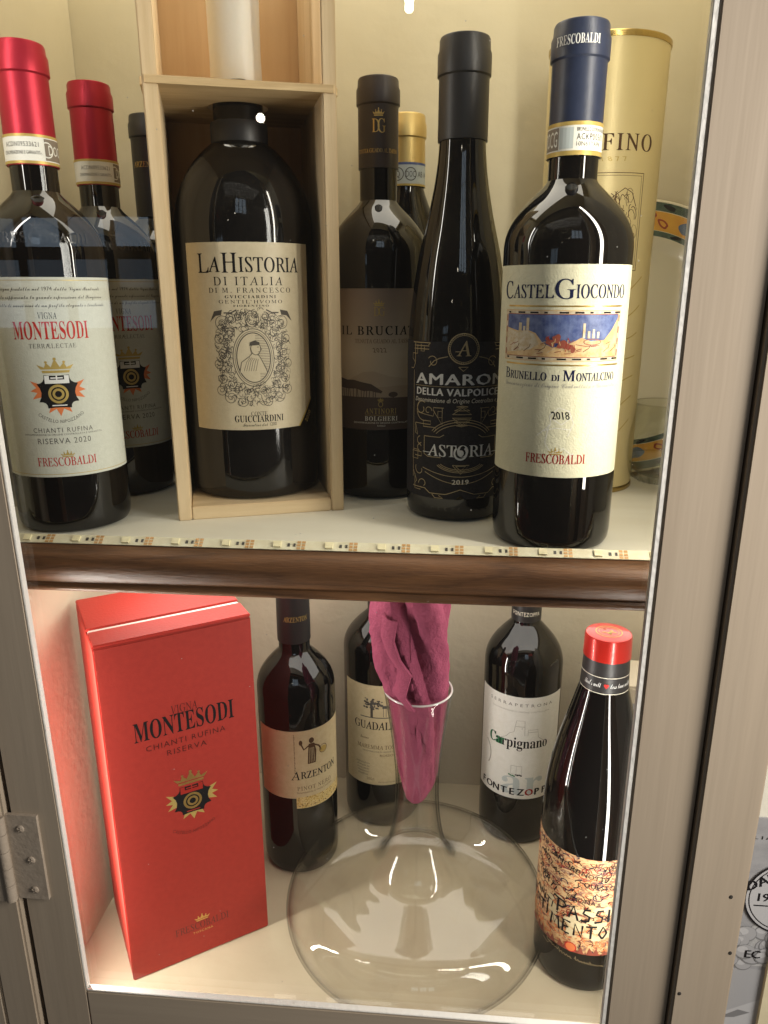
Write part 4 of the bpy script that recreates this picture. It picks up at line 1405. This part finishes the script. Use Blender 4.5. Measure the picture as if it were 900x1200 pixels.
P.text('RUFFINO', 'serif', o - 1.6, 250.5, 10.8, M['brown_ink'], 72, space=1.15, layer=1)
P.text('1877', 'serif', o + 4, 243.5, 3.0, M['gold_ink'], 18, space=1.6)
P.line([(o - 29, 170), (o + 29, 170), (o + 29, 236), (o - 29, 236)], 0.7, M['brown_ink'], 0, True)
P.line([(o - 27.2, 171.8), (o + 27.2, 171.8), (o + 27.2, 234.2), (o - 27.2, 234.2)], 0.4, M['brown_ink'], 0, True)
rn2 = random.Random(3)
for k in range(150):
    x, y = o + rn2.uniform(-25, 25), rn2.uniform(174, 222)
    aa, rr, tw = rn2.uniform(0, 6.3), rn2.uniform(1.2, 4.0), rn2.uniform(0.3, 0.8)
    P.line([(min(o + 26.5, max(o - 26.5, x + rr * (1 - 0.1 * i) * math.cos(aa + i * tw))), min(233.5, max(172.5, y + 1.3 * rr * math.sin(aa + i * tw)))) for i in range(6)], rn2.uniform(0.3, 0.6), M['brown_ink'])
P.line([(o - 20, 222), (o - 8, 226), (o + 4, 219), (o + 14, 226), (o + 20, 223), (o + 24, 214)], 0.6, M['brown_ink'])
P.text('RISERVA DUCALE', 'serif', o - 2, 148, 7.0, M['brown_ink'], 50, space=1.1)
for k in range(7):
    P.line([(-30 + i * 4, 20 + k * 18 + i * 2.0 + 3 * math.sin(i * 0.4 + k)) for i in range(19)], 0.8, M['gold_ink'])
P.build('tube_print', tb_)

# ------------------------------------------------------------------ painted plate on edge against the back
tlt = math.radians(-7)
pl = empty('plate', (0.151, 0.6745, 0.1145), 0, 'cream ceramic plate with painted green, yellow and blue rim, leaning on the back', 'plate')
pl.rotation_euler = (math.radians(90) + tlt, 0, 0)
pl.scale = (0.9, 0.9, 0.9)
PR = 0.1255
lathe('plate_body', [(0, -0.002), (0.082, -0.002), (0.086, 0.001), (0.094, 0.006), (PR, 0.0105), (PR + 0.0006, 0.0118), (PR - 0.0006, 0.013), (0.094, 0.0095), (0.086, 0.0042), (0.080, 0.0022), (0, 0.0022)], M['ceramic'], pl, seg=128)


def zrim(r):
    return 0.0095 + (0.013 - 0.0095) * (r - 0.094) / (PR - 0.0006 - 0.094)


def rim_ring(r0, r1, m, dz, a0=0, a1=360, n_=120, vs=None, fs=None, wavy=0.0, base_r0=None):
    b0 = len(vs)
    for i in range(n_ + 1):
        a = math.radians(a0 + (a1 - a0) * i / n_)
        for r in (r0, r1):
            vs.append((r * math.cos(a), r * math.sin(a), zrim(r) + dz))
    for i in range(n_):
        fs.append(((b0 + 2 * i, b0 + 2 * i + 1, b0 + 2 * i + 3, b0 + 2 * i + 2), m))


vs, fs = [], []
rim_ring(0.1165, 0.1238, 1, 0.0001, vs=vs, fs=fs)
rim_ring(0.1000, 0.1160, 0, 0.0001, vs=vs, fs=fs)
rim_ring(0.0950, 0.0996, 1, 0.0001, vs=vs, fs=fs)


def blob(ang, r, du, dr, m, dz, rot=0.0, pts=18):
    a = math.radians(ang)
    cu, cr_ = (-math.sin(a), math.cos(a)), (math.cos(a), math.sin(a))
    b0 = len(vs)
    for i in range(pts):
        t = 2 * math.pi * i / pts
        x, y = du * math.cos(t) * (1 + 0.15 * math.cos(3 * t)), dr * math.sin(t)
        x, y = x * math.cos(rot) - y * math.sin(rot), x * math.sin(rot) + y * math.cos(rot)
        px, py = cr_[0] * (r + y) + cu[0] * x, cr_[1] * (r + y) + cu[1] * x
        vs.append((px, py, zrim(math.hypot(px, py)) + dz))
    fs.append((tuple(range(b0, b0 + pts)), m))


for k in range(24):
    a = k * 15
    blob(a + 2, 0.1202, 0.006, 0.0020, 3, 0.0003, 0.2)
    blob(a + 9, 0.0975, 0.005, 0.0015, 3, 0.0003, -0.2)
    if k % 2 == 0:
        blob(a + 6.5, 0.1075, 0.0065, 0.0052, 2, 0.0003)
        blob(a + 3.5, 0.1105, 0.0030, 0.0022, 2, 0.0004, 0.6)
    else:
        blob(a + 3, 0.106, 0.0058, 0.0030, 4, 0.0003, 0.5)
        blob(a + 3, 0.106, 0.0036, 0.0016, 0, 0.0004, 0.5)
        blob(a + 8, 0.112, 0.0026, 0.0018, 4, 0.0003, -0.4)
me = bpy.data.meshes.new('rim_painting')
me.from_pydata(vs, [], [f_[0] for f_ in fs])
for k in ('glaze_yellow', 'glaze_green', 'glaze_blue', 'bottle_matte', 'glaze_red'):
    me.materials.append(M[k])
for p, f_ in zip(me.polygons, fs):
    p.material_index = f_[1]
po = bpy.data.objects.new('rim_painting', me)
C.objects.link(po)
po.parent = pl

# ------------------------------------------------------------------ clear glass goblet bowl at the right end of the shelf
gb = empty('glass_goblet', (0.1745, 0.620, 0.0), 0, 'clear round glass goblet in front of the painted plate', 'glass')
outer = smooth_prof([(0.0005, 0.003), (0.012, 0.0028), (0.022, 0.006), (0.033, 0.016), (0.0385, 0.032), (0.037, 0.048), (0.031, 0.060), (0.0285, 0.068)], 6)
inner = [(max(0.0, r - 0.0022), z + (0.005 if z < 0.02 else 0.001)) for r, z in outer][::-1]
lathe('bowl', [(0, 0.0025)] + outer + inner[:-1] + [(0, 0.008)], M['bowl'], gb, seg=64)
bm = bmesh.new()
for k in range(10):
    a = math.radians(200 + k * 14)
    pts_ = [(0.020, 0.0052), (0.030, 0.0125), (0.0358, 0.022)]
    prev = None
    for r, z in smooth_prof(pts_, 4):
        p = Vector((r * math.cos(a + z * 14), r * math.sin(a + z * 14), z))
        bmesh.ops.create_icosphere(bm, subdivisions=1, radius=0.0012, matrix=Matrix.Translation(p))
link_bm('cut_ribs', bm, M['bowl'], gb, 80)

# ------------------------------------------------------------------ lower floor: red gift box
AX, AY = -0.234, 0.4268
rb = empty('gift_box', (AX, AY, FLOOR), math.atan2(0.4875 - 0.4268, -0.1425 + 0.234), 'red cardboard gift box with crest and a white ribbon line across its lid', 'gift box')
BWd, BDp, BHt = 0.1095, 0.088, 0.2835
bevel_box('box_body', (0, 0, 0), (BWd, BDp, BHt - 0.0002), M['red_board'], rb, 0.0008)
# lid flap, split by the ribbon
bevel_box('lid', (0, 0.0, BHt), (BWd, 0.024, BHt + 0.0026), M['red_lid'], rb, 0.0007)
bevel_box('ribbon', (0.0008, 0.0244, BHt), (BWd - 0.0008, 0.0288, BHt + 0.0016), M['ribbon'], rb, 0.0005)
bevel_box('lid', (0, 0.0292, BHt), (BWd, BDp, BHt + 0.0026), M['red_lid'], rb, 0.0007)
body = [c for c in rb.children if c.name.startswith('box_body')][0]
P = Print(None)
P.text('VIGNA', 'serif', 56.4, 221.0, 6.6, M['dark_red'], 19)
P.text('MONTESODI', 'bold', 56.2, 205.5, 15.2, M['ink'], 72.5)
P.text('CHIANTI RUFINA', 'sans', 56.2, 196.2, 4.4, M['dark_red'], 58, space=1.2)
P.text('RISERVA', 'sans', 56.0, 188.5, 4.4, M['dark_red'], 29, space=1.2)
P.build('lettering', body)
P = Print(None)
crest(P, 56.6, 146.5, 1.16, M['ink'], M['gold'], M['gold_ink'], M['emboss_red'], M['gold'])
P.text('CASTELLO NIPOZZANO', 'sans', 56.0, 116.5, 2.6, M['dark_red'], 36, arc=26, space=1.1)
P.build('crest_print', body)
P = Print(None)
crown(P, 55.8, 32.8, 12.5, 6.2, M['gold'])
P.text('FRESCOBALDI', 'serif', 55.6, 25.6, 6.4, M['dark_red'], 42.5)
P.text('TOSCANA', 'sans', 55.8, 21.6, 2.0, M['gold'], 16, space=1.2)
P.build('maker_print', body)

# ------------------------------------------------------------------ lower bottles
b = place('wine_bottle', -0.132, 0.580, FLOOR, 'dark bottle with straw label and brown figure, beside the red gift box')
lathe('glass_body', bordeaux(0.0345, 0.0135, 0.176, 0.214, 0.288), M['bottle'], b)
c_ = lathe('capsule', capsule_prof(0.0145, 0.0143, 0.222, 0.300, zl0=0.282), M['cap_black'], b)
P = Print(14.7)
P.text('ARZENTON', 'serif', 2, 243, 4.4, M['gold_ink'], 22)
P.build('capsule_print', c_)
Ra = 34.5
lab = patch('label', Ra, [(-41, 82.5, -3.5, 150), (-3.5, 72, 50, 150)], M['paper_a'], b)
P = Print(Ra + 0.2)
v = lambda py: 82.5 + (937 - py) / 76 * 66
for k in range(24):
    P.rect(-4.2, 108 + k * 1.65, -3.2 - (k % 3) * 0.2, 108.9 + k * 1.65, M['brown_ink'])
fu, fv = 11.5, 118.5
br = M['brown_ink']
P.poly([(fu - 4, fv - 2), (fu + 3.6, fv - 2), (fu + 4.4, fv + 10), (fu + 2.6, fv + 18), (fu - 2.6, fv + 18), (fu - 3.4, fv + 9)], br)
P.ell(fu, fv + 21, 2.4, 2.8, br, 1, 16)
P.line([(fu - 2.2, fv + 16.5), (fu - 7, fv + 13), (fu - 9.5, fv + 19)], 1.5, br, 1)
P.line([(fu + 2.2, fv + 16.5), (fu + 7, fv + 13.5), (fu + 9.5, fv + 8)], 1.5, br, 1)
P.ell(fu + 11.5, fv + 8.5, 4.2, 3.0, M['gold_ink'], 1, 16)
P.ring(fu + 11.5, fv + 9, 4.0, 4.0, 0.5, br, 2)
P.ell(fu - 9.6, fv + 20, 1.6, 2.6, br, 1, 12)
for k in range(4):
    P.line([(fu - 2.6 + k * 1.7, fv - 1), (fu - 1.6 + k * 1.1, fv + 14)], 0.35, M['paper_a'], 2)
P.text('A', 'serif', -3.5, 101.5, 8.6, M['ink'], 8.4)
P.text('RZENTON', 'serif', 19.5, 102.3, 7.0, M['ink'], 37)
P.text('RZENTON', 'serif', 19.8, 102.3, 7.0, M['ink'], 37, layer=1)
P.text('PINOT NERO', 'serif', 14.5, 90.5, 4.0, M['brown_ink'], 34, space=1.15)
P.text('Denominazione di Origine Controllata', 'serif', 15, 87.3, 1.9, M['brown_ink'], 36)
P.rect(-3.4, 72.1, 50, 83.5, M['mosaic'])
for k in range(60):
    x, y = rnd.uniform(-3, 49), rnd.uniform(73, 83)
    P.rect(x, y, x + 0.9, y + 0.8, M['brown_ink' if k % 2 else 'gold'], 1)
P.build('label_print', lab)

b = place('wine_bottle', -0.0615, 0.652, FLOOR, 'dark bottle with cream label partly hidden behind the magenta napkin')
lathe('glass_body', bordeaux(0.0375, 0.0140, 0.182, 0.220, 0.300), M['bottle'], b)
lathe('capsule', capsule_prof(0.0148, 0.0146, 0.235, 0.302, zl0=0.284), M['cap_black'], b)
lab = patch('label', 37.5, [(-42, 49.5, 42, 158)], M['paper_a'], b)
P = Print(37.7)
o = 2
for k in range(70):
    a, q = rnd.uniform(0, 6.28), rnd.uniform(0, 1)
    P.ell(o - 12 + 11 * q * math.cos(a), 139 + 6 * q * math.sin(a), rnd.uniform(0.6, 1.5), rnd.uniform(0.5, 1.2), M['grey_ink' if k % 3 else 'engrave'], k % 4, 8)
P.rect(o - 13.5, 124, o - 11, 136, M['engrave'])
P.rect(o - 2, 134, o + 22, 137, M['grey_ink'])
P.rect(o - 24, 123.4, o + 20, 124.4, M['grey_ink'])
for k in range(9):
    P.line([(o - 1 + k * 2.6, 125), (o - 1 + k * 2.6, 134)], 0.5, M['grey_ink'])
P.text('GUADALMORE', 'serif', o, 111, 8.2, M['ink'], 62)
P.text('GUADALMORE', 'serif', o + 0.3, 111, 8.2, M['ink'], 62, layer=1)
P.text('Toscana', 'script', o - 20, 100, 3, M['brown_ink'], 9)
P.text('MAREMMA TOSCANA', 'serif', o - 2, 89.5, 4.2, M['brown_ink'], 52)
P.text('DENOMINAZIONE DI ORIGINE CONTROLLATA', 'sans', o, 86, 1.5, M['grey_ink'], 44)
P.text('ROSSO', 'sans', o + 2, 81.5, 2.4, M['brown_ink'], 13)
for k in range(5):
    P.text(('Imbottigliato', "all'origine da", 'azienda agricola', 'Maremma', 'Italia')[k], 'serif', o - 22, 72 - k * 3.2, 1.9, M['grey_ink'], 15 - k)
P.text('2021', 'serif', o - 14, 54.5, 2.6, M['brown_ink'], 8)
P.text('PRODOTTO IN ITALIA', 'sans', o + 6, 52, 1.4, M['grey_ink'], 24)
P.build('label_print', lab)

b = place('wine_bottle', 0.0734, 0.638, FLOOR, 'dark bottle with white label behind the red capped bottle')
lathe('glass_body', bordeaux(0.0362, 0.0128, 0.178, 0.222, 0.290), M['bottle'], b)
c_ = lathe('capsule', capsule_prof(0.0136, 0.0142, 0.223, 0.300, zl0=0.282), M['cap_black'], b)
P = Print(14.1)
P.text('FONTEZOPPA', 'sans', 0, 229.5, 3.8, M['cream_ink'], 27, space=1.1)
P.build('capsule_print', c_)
Rc = 36.2
lab = patch('label', Rc, [(-46, 52.5, 46, 160)], M['paper_w'], b)
P = Print(Rc + 0.2)
P.text('SERRAPETRONA', 'sans', 0, 150.5, 3.0, M['grey_ink'], 62, space=1.7)
P.text('DENOMINAZIONE DI ORIGINE CONTROLLATA', 'sans', 0, 144.5, 1.4, M['pale_ink'], 56)
for pts in ([(-12, 118), (-9, 122), (-5, 124), (-3, 136), (4.5, 136), (5, 121), (8, 121), (8, 127), (17, 127), (18, 119), (24, 114)], [(-3.6, 130), (4.6, 130)], [(8, 124.5), (17, 124.5)], [(-20, 113), (-12, 118)]):
    P.line(pts, 0.45, M['pale_ink'])
P.text('Carpignano', 'bold', -1, 107.5, 10.6, M['ink'], 58, space=0.95)
P.text('Car', 'bold', -21.8, 107.5, 10.6, M['green_ink'], 16.6, space=0.95, layer=1)
P.line([(-6, 88), (-6, 79), (4, 79), (4, 88), (-6, 88)], 0.4, M['pale_ink'])
P.line([(-1, 79), (-1, 88)], 0.3, M['pale_ink'])
for k in range(8):
    P.ell(-7.5 + k * 1.6, 77.8 + rnd.uniform(-0.8, 0.8), 1.0, 0.8, M['green_ink' if k < 4 else 'ink'], k % 2, 8)
P.text('ar', 'bold', 5, 57.5, 27, M['band_blue'], 40)
P.ring(-40, 92, 12, 16, 1.2, M['pale_ink'], 0, 24, -40, 60)
vs_, _ = glyphs('FONTEZOPPA', 'heavy', 1.35)
for k, ch in enumerate('FONTEZOPPA'):
    P.text(ch, 'heavy', -36 + k * 8.0, 56.5, 7.0, M['maroon' if k == 6 else 'ink'], layer=1)
P.build('label_print', lab)

# scribbled label bottle with the red capsule
b = place('wine_bottle', 0.1130, 0.4830, FLOOR, 'bottle with short red capsule and colourful scribbled label')
pp = smooth_prof([(0.0366, 0.010), (0.0368, 0.04), (0.0368, 0.10), (0.0366, 0.136), (0.0348, 0.166), (0.0290, 0.198), (0.0205, 0.230), (0.0164, 0.248), (0.0150, 0.268), (0.0148, 0.280)], 5)
lathe('glass_body', base_prof(0.0366)[:-1] + pp + [(0, 0.280)], M['bottle'], b)
c_ = lathe('capsule', capsule_prof(0.0164, 0.0160, 0.2680, 0.2845, zl0=None), M['cap_red2'], b)
bm = bmesh.new()
tv = []
for (r0, r1) in ((0.0085, 0.0091), (0.0066, 0.0069)):
    for i in range(48):
        a, a2 = 2 * math.pi * i / 48, 2 * math.pi * (i + 1) / 48
        q_ = [bm.verts.new((r * math.sin(t), -r * math.cos(t), 0.28465)) for r, t in ((r0, a), (r1, a), (r1, a2), (r0, a2))]
        bm.faces.new(q_)
for i in range(14):
    a = rnd.uniform(0, 6.28)
    r = rnd.uniform(0.001, 0.0052)
    q_ = [bm.verts.new((r * math.sin(a) + dx, -r * math.cos(a) + dy, 0.28465)) for dx, dy in ((-0.0012, -0.0003), (0.0012, -0.0005), (0.0010, 0.0005), (-0.0009, 0.0004))]
    bm.faces.new(q_)
link_bm('capsule_emblem', bm, M['gold_ink'], c_)
ns = lathe('neck_sleeve', [(0.0149, 0.2440), (0.0169, 0.2440), (0.0163, 0.2560), (0.0158, 0.2678), (0.0150, 0.2679)], M['cap_black'], b)
rsl = lambda vv: 17.0 - (vv - 244) * 0.035
P = Print(rsl)
for vv in (245.0, 257.0):
    P.line([(-50 + i * 2, vv) for i in range(51)], 0.45, M['cream_ink'])
P.text("That's well", 'script', -8.5, 249.6, 3.6, M['white_ink'], 13)
P.text('less love with', 'script', 13, 249.6, 3.6, M['white_ink'], 17)
for s in (-1, 1):
    P.ell(1.6 + s * 0.8, 251.6, 1.0, 1.0, M['red_ink'], 1, 10)
P.poly([(0.0, 251.2), (3.2, 251.2), (1.6, 249.0)], M['red_ink'], 2)
P.build('sleeve_print', ns)
lab = patch('label', 36.8, [(-60, 51, 60, 136)], M['scribble'], b)
lab.location.z = -0.0125
P = Print(37.0)
inks = [M['ink'], M['ink'], M['maroon'], M['orange_ink'], M['dark_red'], M['navy']]
r4 = random.Random(8)
for k in range(620):
    x, y = r4.uniform(-58, 40), r4.uniform(54, 135)
    m_ = inks[r4.randrange(6)]
    if y < 72 and r4.random() < 0.6:
        m_ = M['orange_ink']
    kind = r4.random()
    s = r4.uniform(1.4, 3.6)
    if kind < 0.55:      # scrawled letter: a few joined strokes
        pts = [(x, y)]
        for j in range(r4.randrange(2, 5)):
            pts.append((pts[-1][0] + r4.uniform(-0.5, 1.1) * s, pts[-1][1] + r4.uniform(-1, 1) * s))
    else:
        a0 = r4.uniform(0, 6)
        pts = [(x + s * math.cos(a0 + j * 0.7), y + 0.8 * s * math.sin(a0 + j * 0.7)) for j in range(r4.randrange(4, 8))]
    pts = [(p_[0], min(135.6, max(52, p_[1]))) for p_ in pts]
    P.line(pts, r4.uniform(0.35, 0.85), m_, k % 5)
for t, x, y, h, rot in (('PARTI', -32, 101, 5.6, -0.45), ('SIMONA', -2, 97, 3.8, -0.05), ('AMORE', -16, 124, 4.6, -0.3), ('QUESTO', 10, 111, 4.0, -0.1), ('NOTTE', 6, 119, 4.0, -0.2), ('ANTI', -34, 82, 6.4, -0.15), ('VITA', 18, 127, 4.4, 0.1), ('BELLA', -30, 117, 4.4, -0.5)):
    P.text(t, 'sans', x, y, h, M['ink'], layer=6, rot=rot)
for k in range(46):
    x, y = r4.uniform(-26, 26), r4.uniform(66, 94)
    P.poly([(x + r4.uniform(2.5, 5.0) * math.cos(t_), y + r4.uniform(1.5, 3.0) * math.sin(t_)) for t_ in [i_ * 0.628 for i_ in range(10)]], M['paper_a'], 5)
ST = {'P': [[(0, 0), (0.05, 1)], [(-0.35, 1.12), (0.5, 1.0), (0.66, 0.75), (0.4, 0.52), (0.05, 0.5)]], 'A': [[(0, 0), (0.32, 1.0), (0.66, -0.05)], [(0.1, 0.36), (0.56, 0.38)]],
      'S': [[(0.6, 0.95), (0.2, 0.9), (0.1, 0.62), (0.55, 0.42), (0.5, 0.08), (0.0, 0.0)]], 'I': [[(0.1, 0), (0.12, 1)]], 'O': [[(0.3, 0), (0.02, 0.4), (0.3, 1), (0.62, 0.5), (0.3, 0)]],
      'N': [[(0, 0), (0.04, 1), (0.55, 0.02), (0.6, 1)]], 'E': [[(0.55, 0), (0.02, 0.03), (0.06, 1), (0.6, 0.98)], [(0.05, 0.5), (0.48, 0.52)]], 'M': [[(0, 0), (0.1, 1), (0.36, 0.3), (0.64, 1), (0.76, 0)]], 'T': [[(0.32, 0), (0.34, 1)], [(-0.05, 0.96), (0.74, 1.02)]]}


def scrawl(word, u, vv, h, w):
    for ch in word:
        for st in ST[ch]:
            P.line([(u + p_[0] * h * 0.9, vv + p_[1] * h) for p_ in st], w, M['ink'], 7)
        u += h * (0.92 if ch == 'M' else 0.80 if ch != 'I' else 0.32)
        vv += 0.15


scrawl('PASSIONE', -19, 81, 11.5, 1.7)
scrawl('MENTO', -24, 66, 11.0, 1.6)
scrawl('SENTI', -58, 70, 9.0, 1.3)
for k in range(7):
    u = -50 + k * 11
    P.poly([(u, 51), (u + 2, 55 + 3 * (k % 2)), (u + 5, 53), (u + 7, 58), (u + 9, 52), (u + 11, 51)], M['rust_print'], 6)
P.ell(-6.5, 55.0, 4.4, 4.4, M['red_ink'], 8, 24)
P.ell(-6.5, 55.0, 3.6, 3.6, M['orange_ink'], 9, 24)
P.build('label_print', lab)
P = Print(36.8)
r6 = random.Random(4)
u_ = -27.0
for w_k in range(2):
    pts = []
    for i in range(34):
        t = i / 33
        amp = 3.0 if i in (0, 1, 17, 18) else r6.uniform(0.5, 1.5)
        pts.append((u_ + 22 * t, 48.5 - 7 * (t + w_k) * 0.6 + amp * math.sin(i * 1.9)))
    P.line(pts, 0.32, M['gold_line'])
    u_ += 24
P.line([(-33, 51), (-22, 50), (-26, 45), (-31, 47)], 0.32, M['gold_line'])
P.build('signature', b, loc=(0, 0, -0.0125))

# ------------------------------------------------------------------ decanter and napkin
dx, dy = -0.0198, 0.5005
dc = empty('decanter', (dx, dy, FLOOR), 0, 'wide bottomed clear glass decanter with a magenta napkin in its neck', 'decanter')
outer = smooth_prof([(0.050, 0.0008), (0.080, 0.0012), (0.098, 0.008), (0.1060, 0.021), (0.1060, 0.035), (0.0985, 0.0475), (0.082, 0.0545), (0.060, 0.0580), (0.042, 0.0620), (0.030, 0.0710), (0.0228, 0.087), (0.0190, 0.107), (0.0172, 0.130), (0.0176, 0.155), (0.0212, 0.189), (0.0262, 0.2225)], 7)
th = 0.0018
inner = []
for i, (r, z) in enumerate(outer):
    a, c = outer[max(0, i - 1)], outer[min(len(outer) - 1, i + 1)]
    tx, tz = c[0] - a[0], c[1] - a[1]
    d = math.hypot(tx, tz)
    inner.append((r - tz / d * th, z + tx / d * th))
prof_d = [(0, 0.0008), (0.025, 0.0008), (0.042, 0.0008)] + outer + [(0.0262, 0.2229), (0.0254, 0.2232), (0.0246, 0.2229)] + inner[::-1] + [(0.042, 0.0028), (0.025, 0.0030), (0, 0.0030)]
lathe('decanter_body', prof_d, M['crystal'], dc, seg=144, sharp=80)
lathe('rim', [(0.0260, 0.2228), (0.0263, 0.2233), (0.0261, 0.2239), (0.0254, 0.2241), (0.0248, 0.2239), (0.0246, 0.2233), (0.0249, 0.2228)], M['rim_glint'], dc, seg=96, sharp=80, close=True)

nk = empty('napkin', (dx, dy, FLOOR + 0.12), 0, 'crumpled magenta paper napkin stuffed in the neck of the decanter', 'napkin')
lv = [(0.122, 0.0030, -0.001), (0.126, 0.0075, -0.001), (0.134, 0.0115, 0.000), (0.148, 0.0150, 0.0005), (0.165, 0.0168, 0.000), (0.185, 0.0190, 0.000), (0.205, 0.0215, 0.000), (0.223, 0.0238, -0.001), (0.240, 0.0268, -0.003), (0.262, 0.0292, -0.0045),
      (0.285, 0.0302, -0.0055), (0.305, 0.0302, -0.0055), (0.322, 0.0288, -0.005)]
prof_n = smooth_prof([(r, z) for z, r, c in lv], 10)
offs = smooth_prof([(c, z) for z, r, c in lv], 10)
SEG = 220
vs, fs = [], []
r7 = random.Random(21)
CREASE = [(math.cos(t_), math.sin(t_), r7.uniform(lo_, hi_), r7.uniform(0, 1), w_) for t_, lo_, hi_, w_ in [(r7.uniform(0, math.pi), 0.012, 0.030, r7.uniform(0.35, 1.0)) for _ in range(9)] + [(r7.uniform(0, math.pi), 0.005, 0.010, 0.28) for _ in range(8)]]


def tri_wave(x):
    return abs((x % 1.0) - 0.5) * 4 - 1


def crumple(x, z):
    """Sum of straight-sided waves in several directions: flat facets meeting in sharp creases, as in creased paper."""
    return sum(w * tri_wave((x * c + z * s_) / L_ + ph) for c, s_, L_, ph, w in CREASE) / 4.5


def fold(a, z, r):
    t = (z - 0.126) / 0.196
    tw = a + 1.7 * t
    x = math.sin(tw) * 0.03
    f1 = tri_wave(tw * 3 / (2 * math.pi) + 0.15)
    f2 = tri_wave(tw * 5 / (2 * math.pi) + 0.6 + 0.9 * t)
    k = 0.06 + 0.10 * min(1, max(0, t))
    big = -0.24 * max(0.0, 1 - abs(math.sin((a - 0.55 + 1.9 * (t - 0.5)) / 2)) / 0.16) - 0.18 * max(0.0, 1 - abs(math.sin((a + 0.75 + 1.2 * t) / 2)) / 0.12)
    return r * (1 - 0.04 + k * (0.9 * f1 + 0.5 * f2) + big) + 0.0021 * (0.4 + 0.6 * min(1, max(0, t * 1.5))) * crumple(a * 0.026, z)


for (r, z), (c, _) in zip(prof_n, offs):
    for i in range(SEG):
        a = 2 * math.pi * i / SEG
        rr = fold(a, z, r)
        if z < 0.224:
            rr = min(rr * (1.08 if z > 0.15 else 1.0), r)
        vs.append((c + rr * math.sin(a), -rr * math.cos(a) * 0.94, z - 0.12))
nr = len(prof_n)
for j in range(nr - 1):
    for i in range(SEG):
        k = (i + 1) % SEG
        fs.append((j * SEG + i, j * SEG + k, (j + 1) * SEG + k, (j + 1) * SEG + i))
fs.append(tuple(range(SEG))[::-1])
nb = link_mesh('napkin_sheet', vs, fs, M['napkin'], nk, True, sharp=22)
# a torn, turned-over edge running down the front
vs, fs = [], []
edge_pts = [(-0.015, -0.0290, 0.292), (-0.0165, -0.0295, 0.276), (-0.012, -0.0300, 0.262), (-0.0045, -0.0298, 0.250), (-0.006, -0.0290, 0.240), (-0.0085, -0.0275, 0.2305), (-0.0035, -0.0265, 0.222), (-0.0010, -0.0262, 0.2195)]
for (x, y, z) in edge_pts:
    for q, (ddx, ddy) in enumerate(((-0.010, 0.010), (-0.0045, 0.0008), (0.0, -0.0012), (0.0006, 0.0010), (-0.003, 0.0035))):
        vs.append((x + ddx + 0.0006 * math.sin(z * 900 + q), y + ddy, z - 0.12))
for j in range(len(edge_pts) - 1):
    for q in range(4):
        k = j * 5 + q
        fs.append((k, k + 1, k + 6, k + 5))
link_mesh('turned_edge', vs, fs, M['napkin'], nk, True, sharp=60)

# ------------------------------------------------------------------ cream carton behind the red capped bottle, at the right end
ct = empty('carton', (0.150, 0.592, FLOOR), 0, 'cream cardboard carton with a printed ring, behind the bottle with the scribbled label', 'carton')
bevel_box('carton_body', (0, 0, 0), (0.062, 0.05, 0.180), M['carton'], ct, 0.0008)
bevel_box('flap', (0.0006, 0.0006, 0.1802), (0.0614, 0.0494, 0.1816), M['carton'], ct, 0.0005)
P = Print(None)
P.rect(1, 60, 61, 165, M['p_pale'])
P.ring(36, 128, 32, 30, 0.9, M['ink'], 1, 40, 20, 200)
P.ring(36, 128, 26, 24, 0.6, M['ink'], 1, 40, 20, 200)
P.text('VINO', 'serif', 16, 137, 5, M['ink'], 12, layer=2, rot=0.9)
P.build('carton_print', [c for c in ct.children if c.name.startswith('carton_body')][0])

# ------------------------------------------------------------------ poster on the wall beside the cabinet
ps = empty('poster', (0.182, 0.404, -0.46), 0, 'grey poster of grapes with a round stamp, on the wall beside the door', 'poster')
sheet = bevel_box('sheet', (0.0, -0.0012, 0.0), (0.24, -0.0001, 0.305), M['poster'], ps, 0)
P = Print(None, base=1.35)
P.text('TALIA', 'heavy', 1.6, 289.5, 2.2, M['ink'], 21, align='l', space=1.6)
P.rect(2, 284, 12.5, 285.4, M['ink'])
P.poly([(0.5, 205), (14, 214), (30, 236), (60, 250), (239, 262), (239, 190), (0.5, 190)], M['p_leaf'])
P.poly([(0.5, 186), (20, 188), (60, 184), (239, 186), (239, 140), (0.5, 136)], M['p_pale'])
P.poly([(0.5, 134), (12, 150), (40, 166), (90, 172), (90, 120), (0.5, 110)], M['p_light'], 1)
P.poly([(0.5, 118), (30, 140), (70, 150), (90, 110), (0.5, 90)], M['p_mid'], 2)
P.poly([(8, 144), (20, 152), (28, 150), (18, 145)], M['p_mid'], 2)
r5 = random.Random(2)
for k in range(46):
    x, y = r5.uniform(2, 70), 200 + r5.uniform(-14, 14) + 0.2 * r5.uniform(0, 60)
    rr = r5.uniform(5, 8)
    P.ell(x, y, rr, rr * 0.9, M['p_mid'], 3 + k * 3, 20)
    P.ell(x + 0.2, y + 0.4, rr * 0.92, rr * 0.8, M['p_pale'], 4 + k * 3, 20)
    P.ell(x - rr * 0.25, y + rr * 0.3, rr * 0.5, rr * 0.38, M['p_light'], 5 + k * 3, 14)
top = 145
P.text('EC', 'heavy', 18, 197, 6.0, M['ink'], align='l', layer=top + 2)
P.ell(40, 246, 28, 28, M['p_light'], top, 48)
P.ring(40, 246, 28, 28, 1.2, M['ink'], top + 1, 60)
P.ring(40, 246, 25.5, 25.5, 0.8, M['ink'], top + 1, 60)
P.text('DAL', 'heavy', 22, 255, 7, M['ink'], layer=top + 2, rot=0.5)
P.text('1980', 'heavy', 20, 243, 6, M['ink'], align='l', layer=top + 2)
P.rect(18, 239, 62, 240, M['ink'], top + 2)
P.step = 0.004
P.build('poster_print', sheet)

# the smooth normals of wrapped ink are left flat: each piece follows its own curve
bpy.context.view_layer.update()
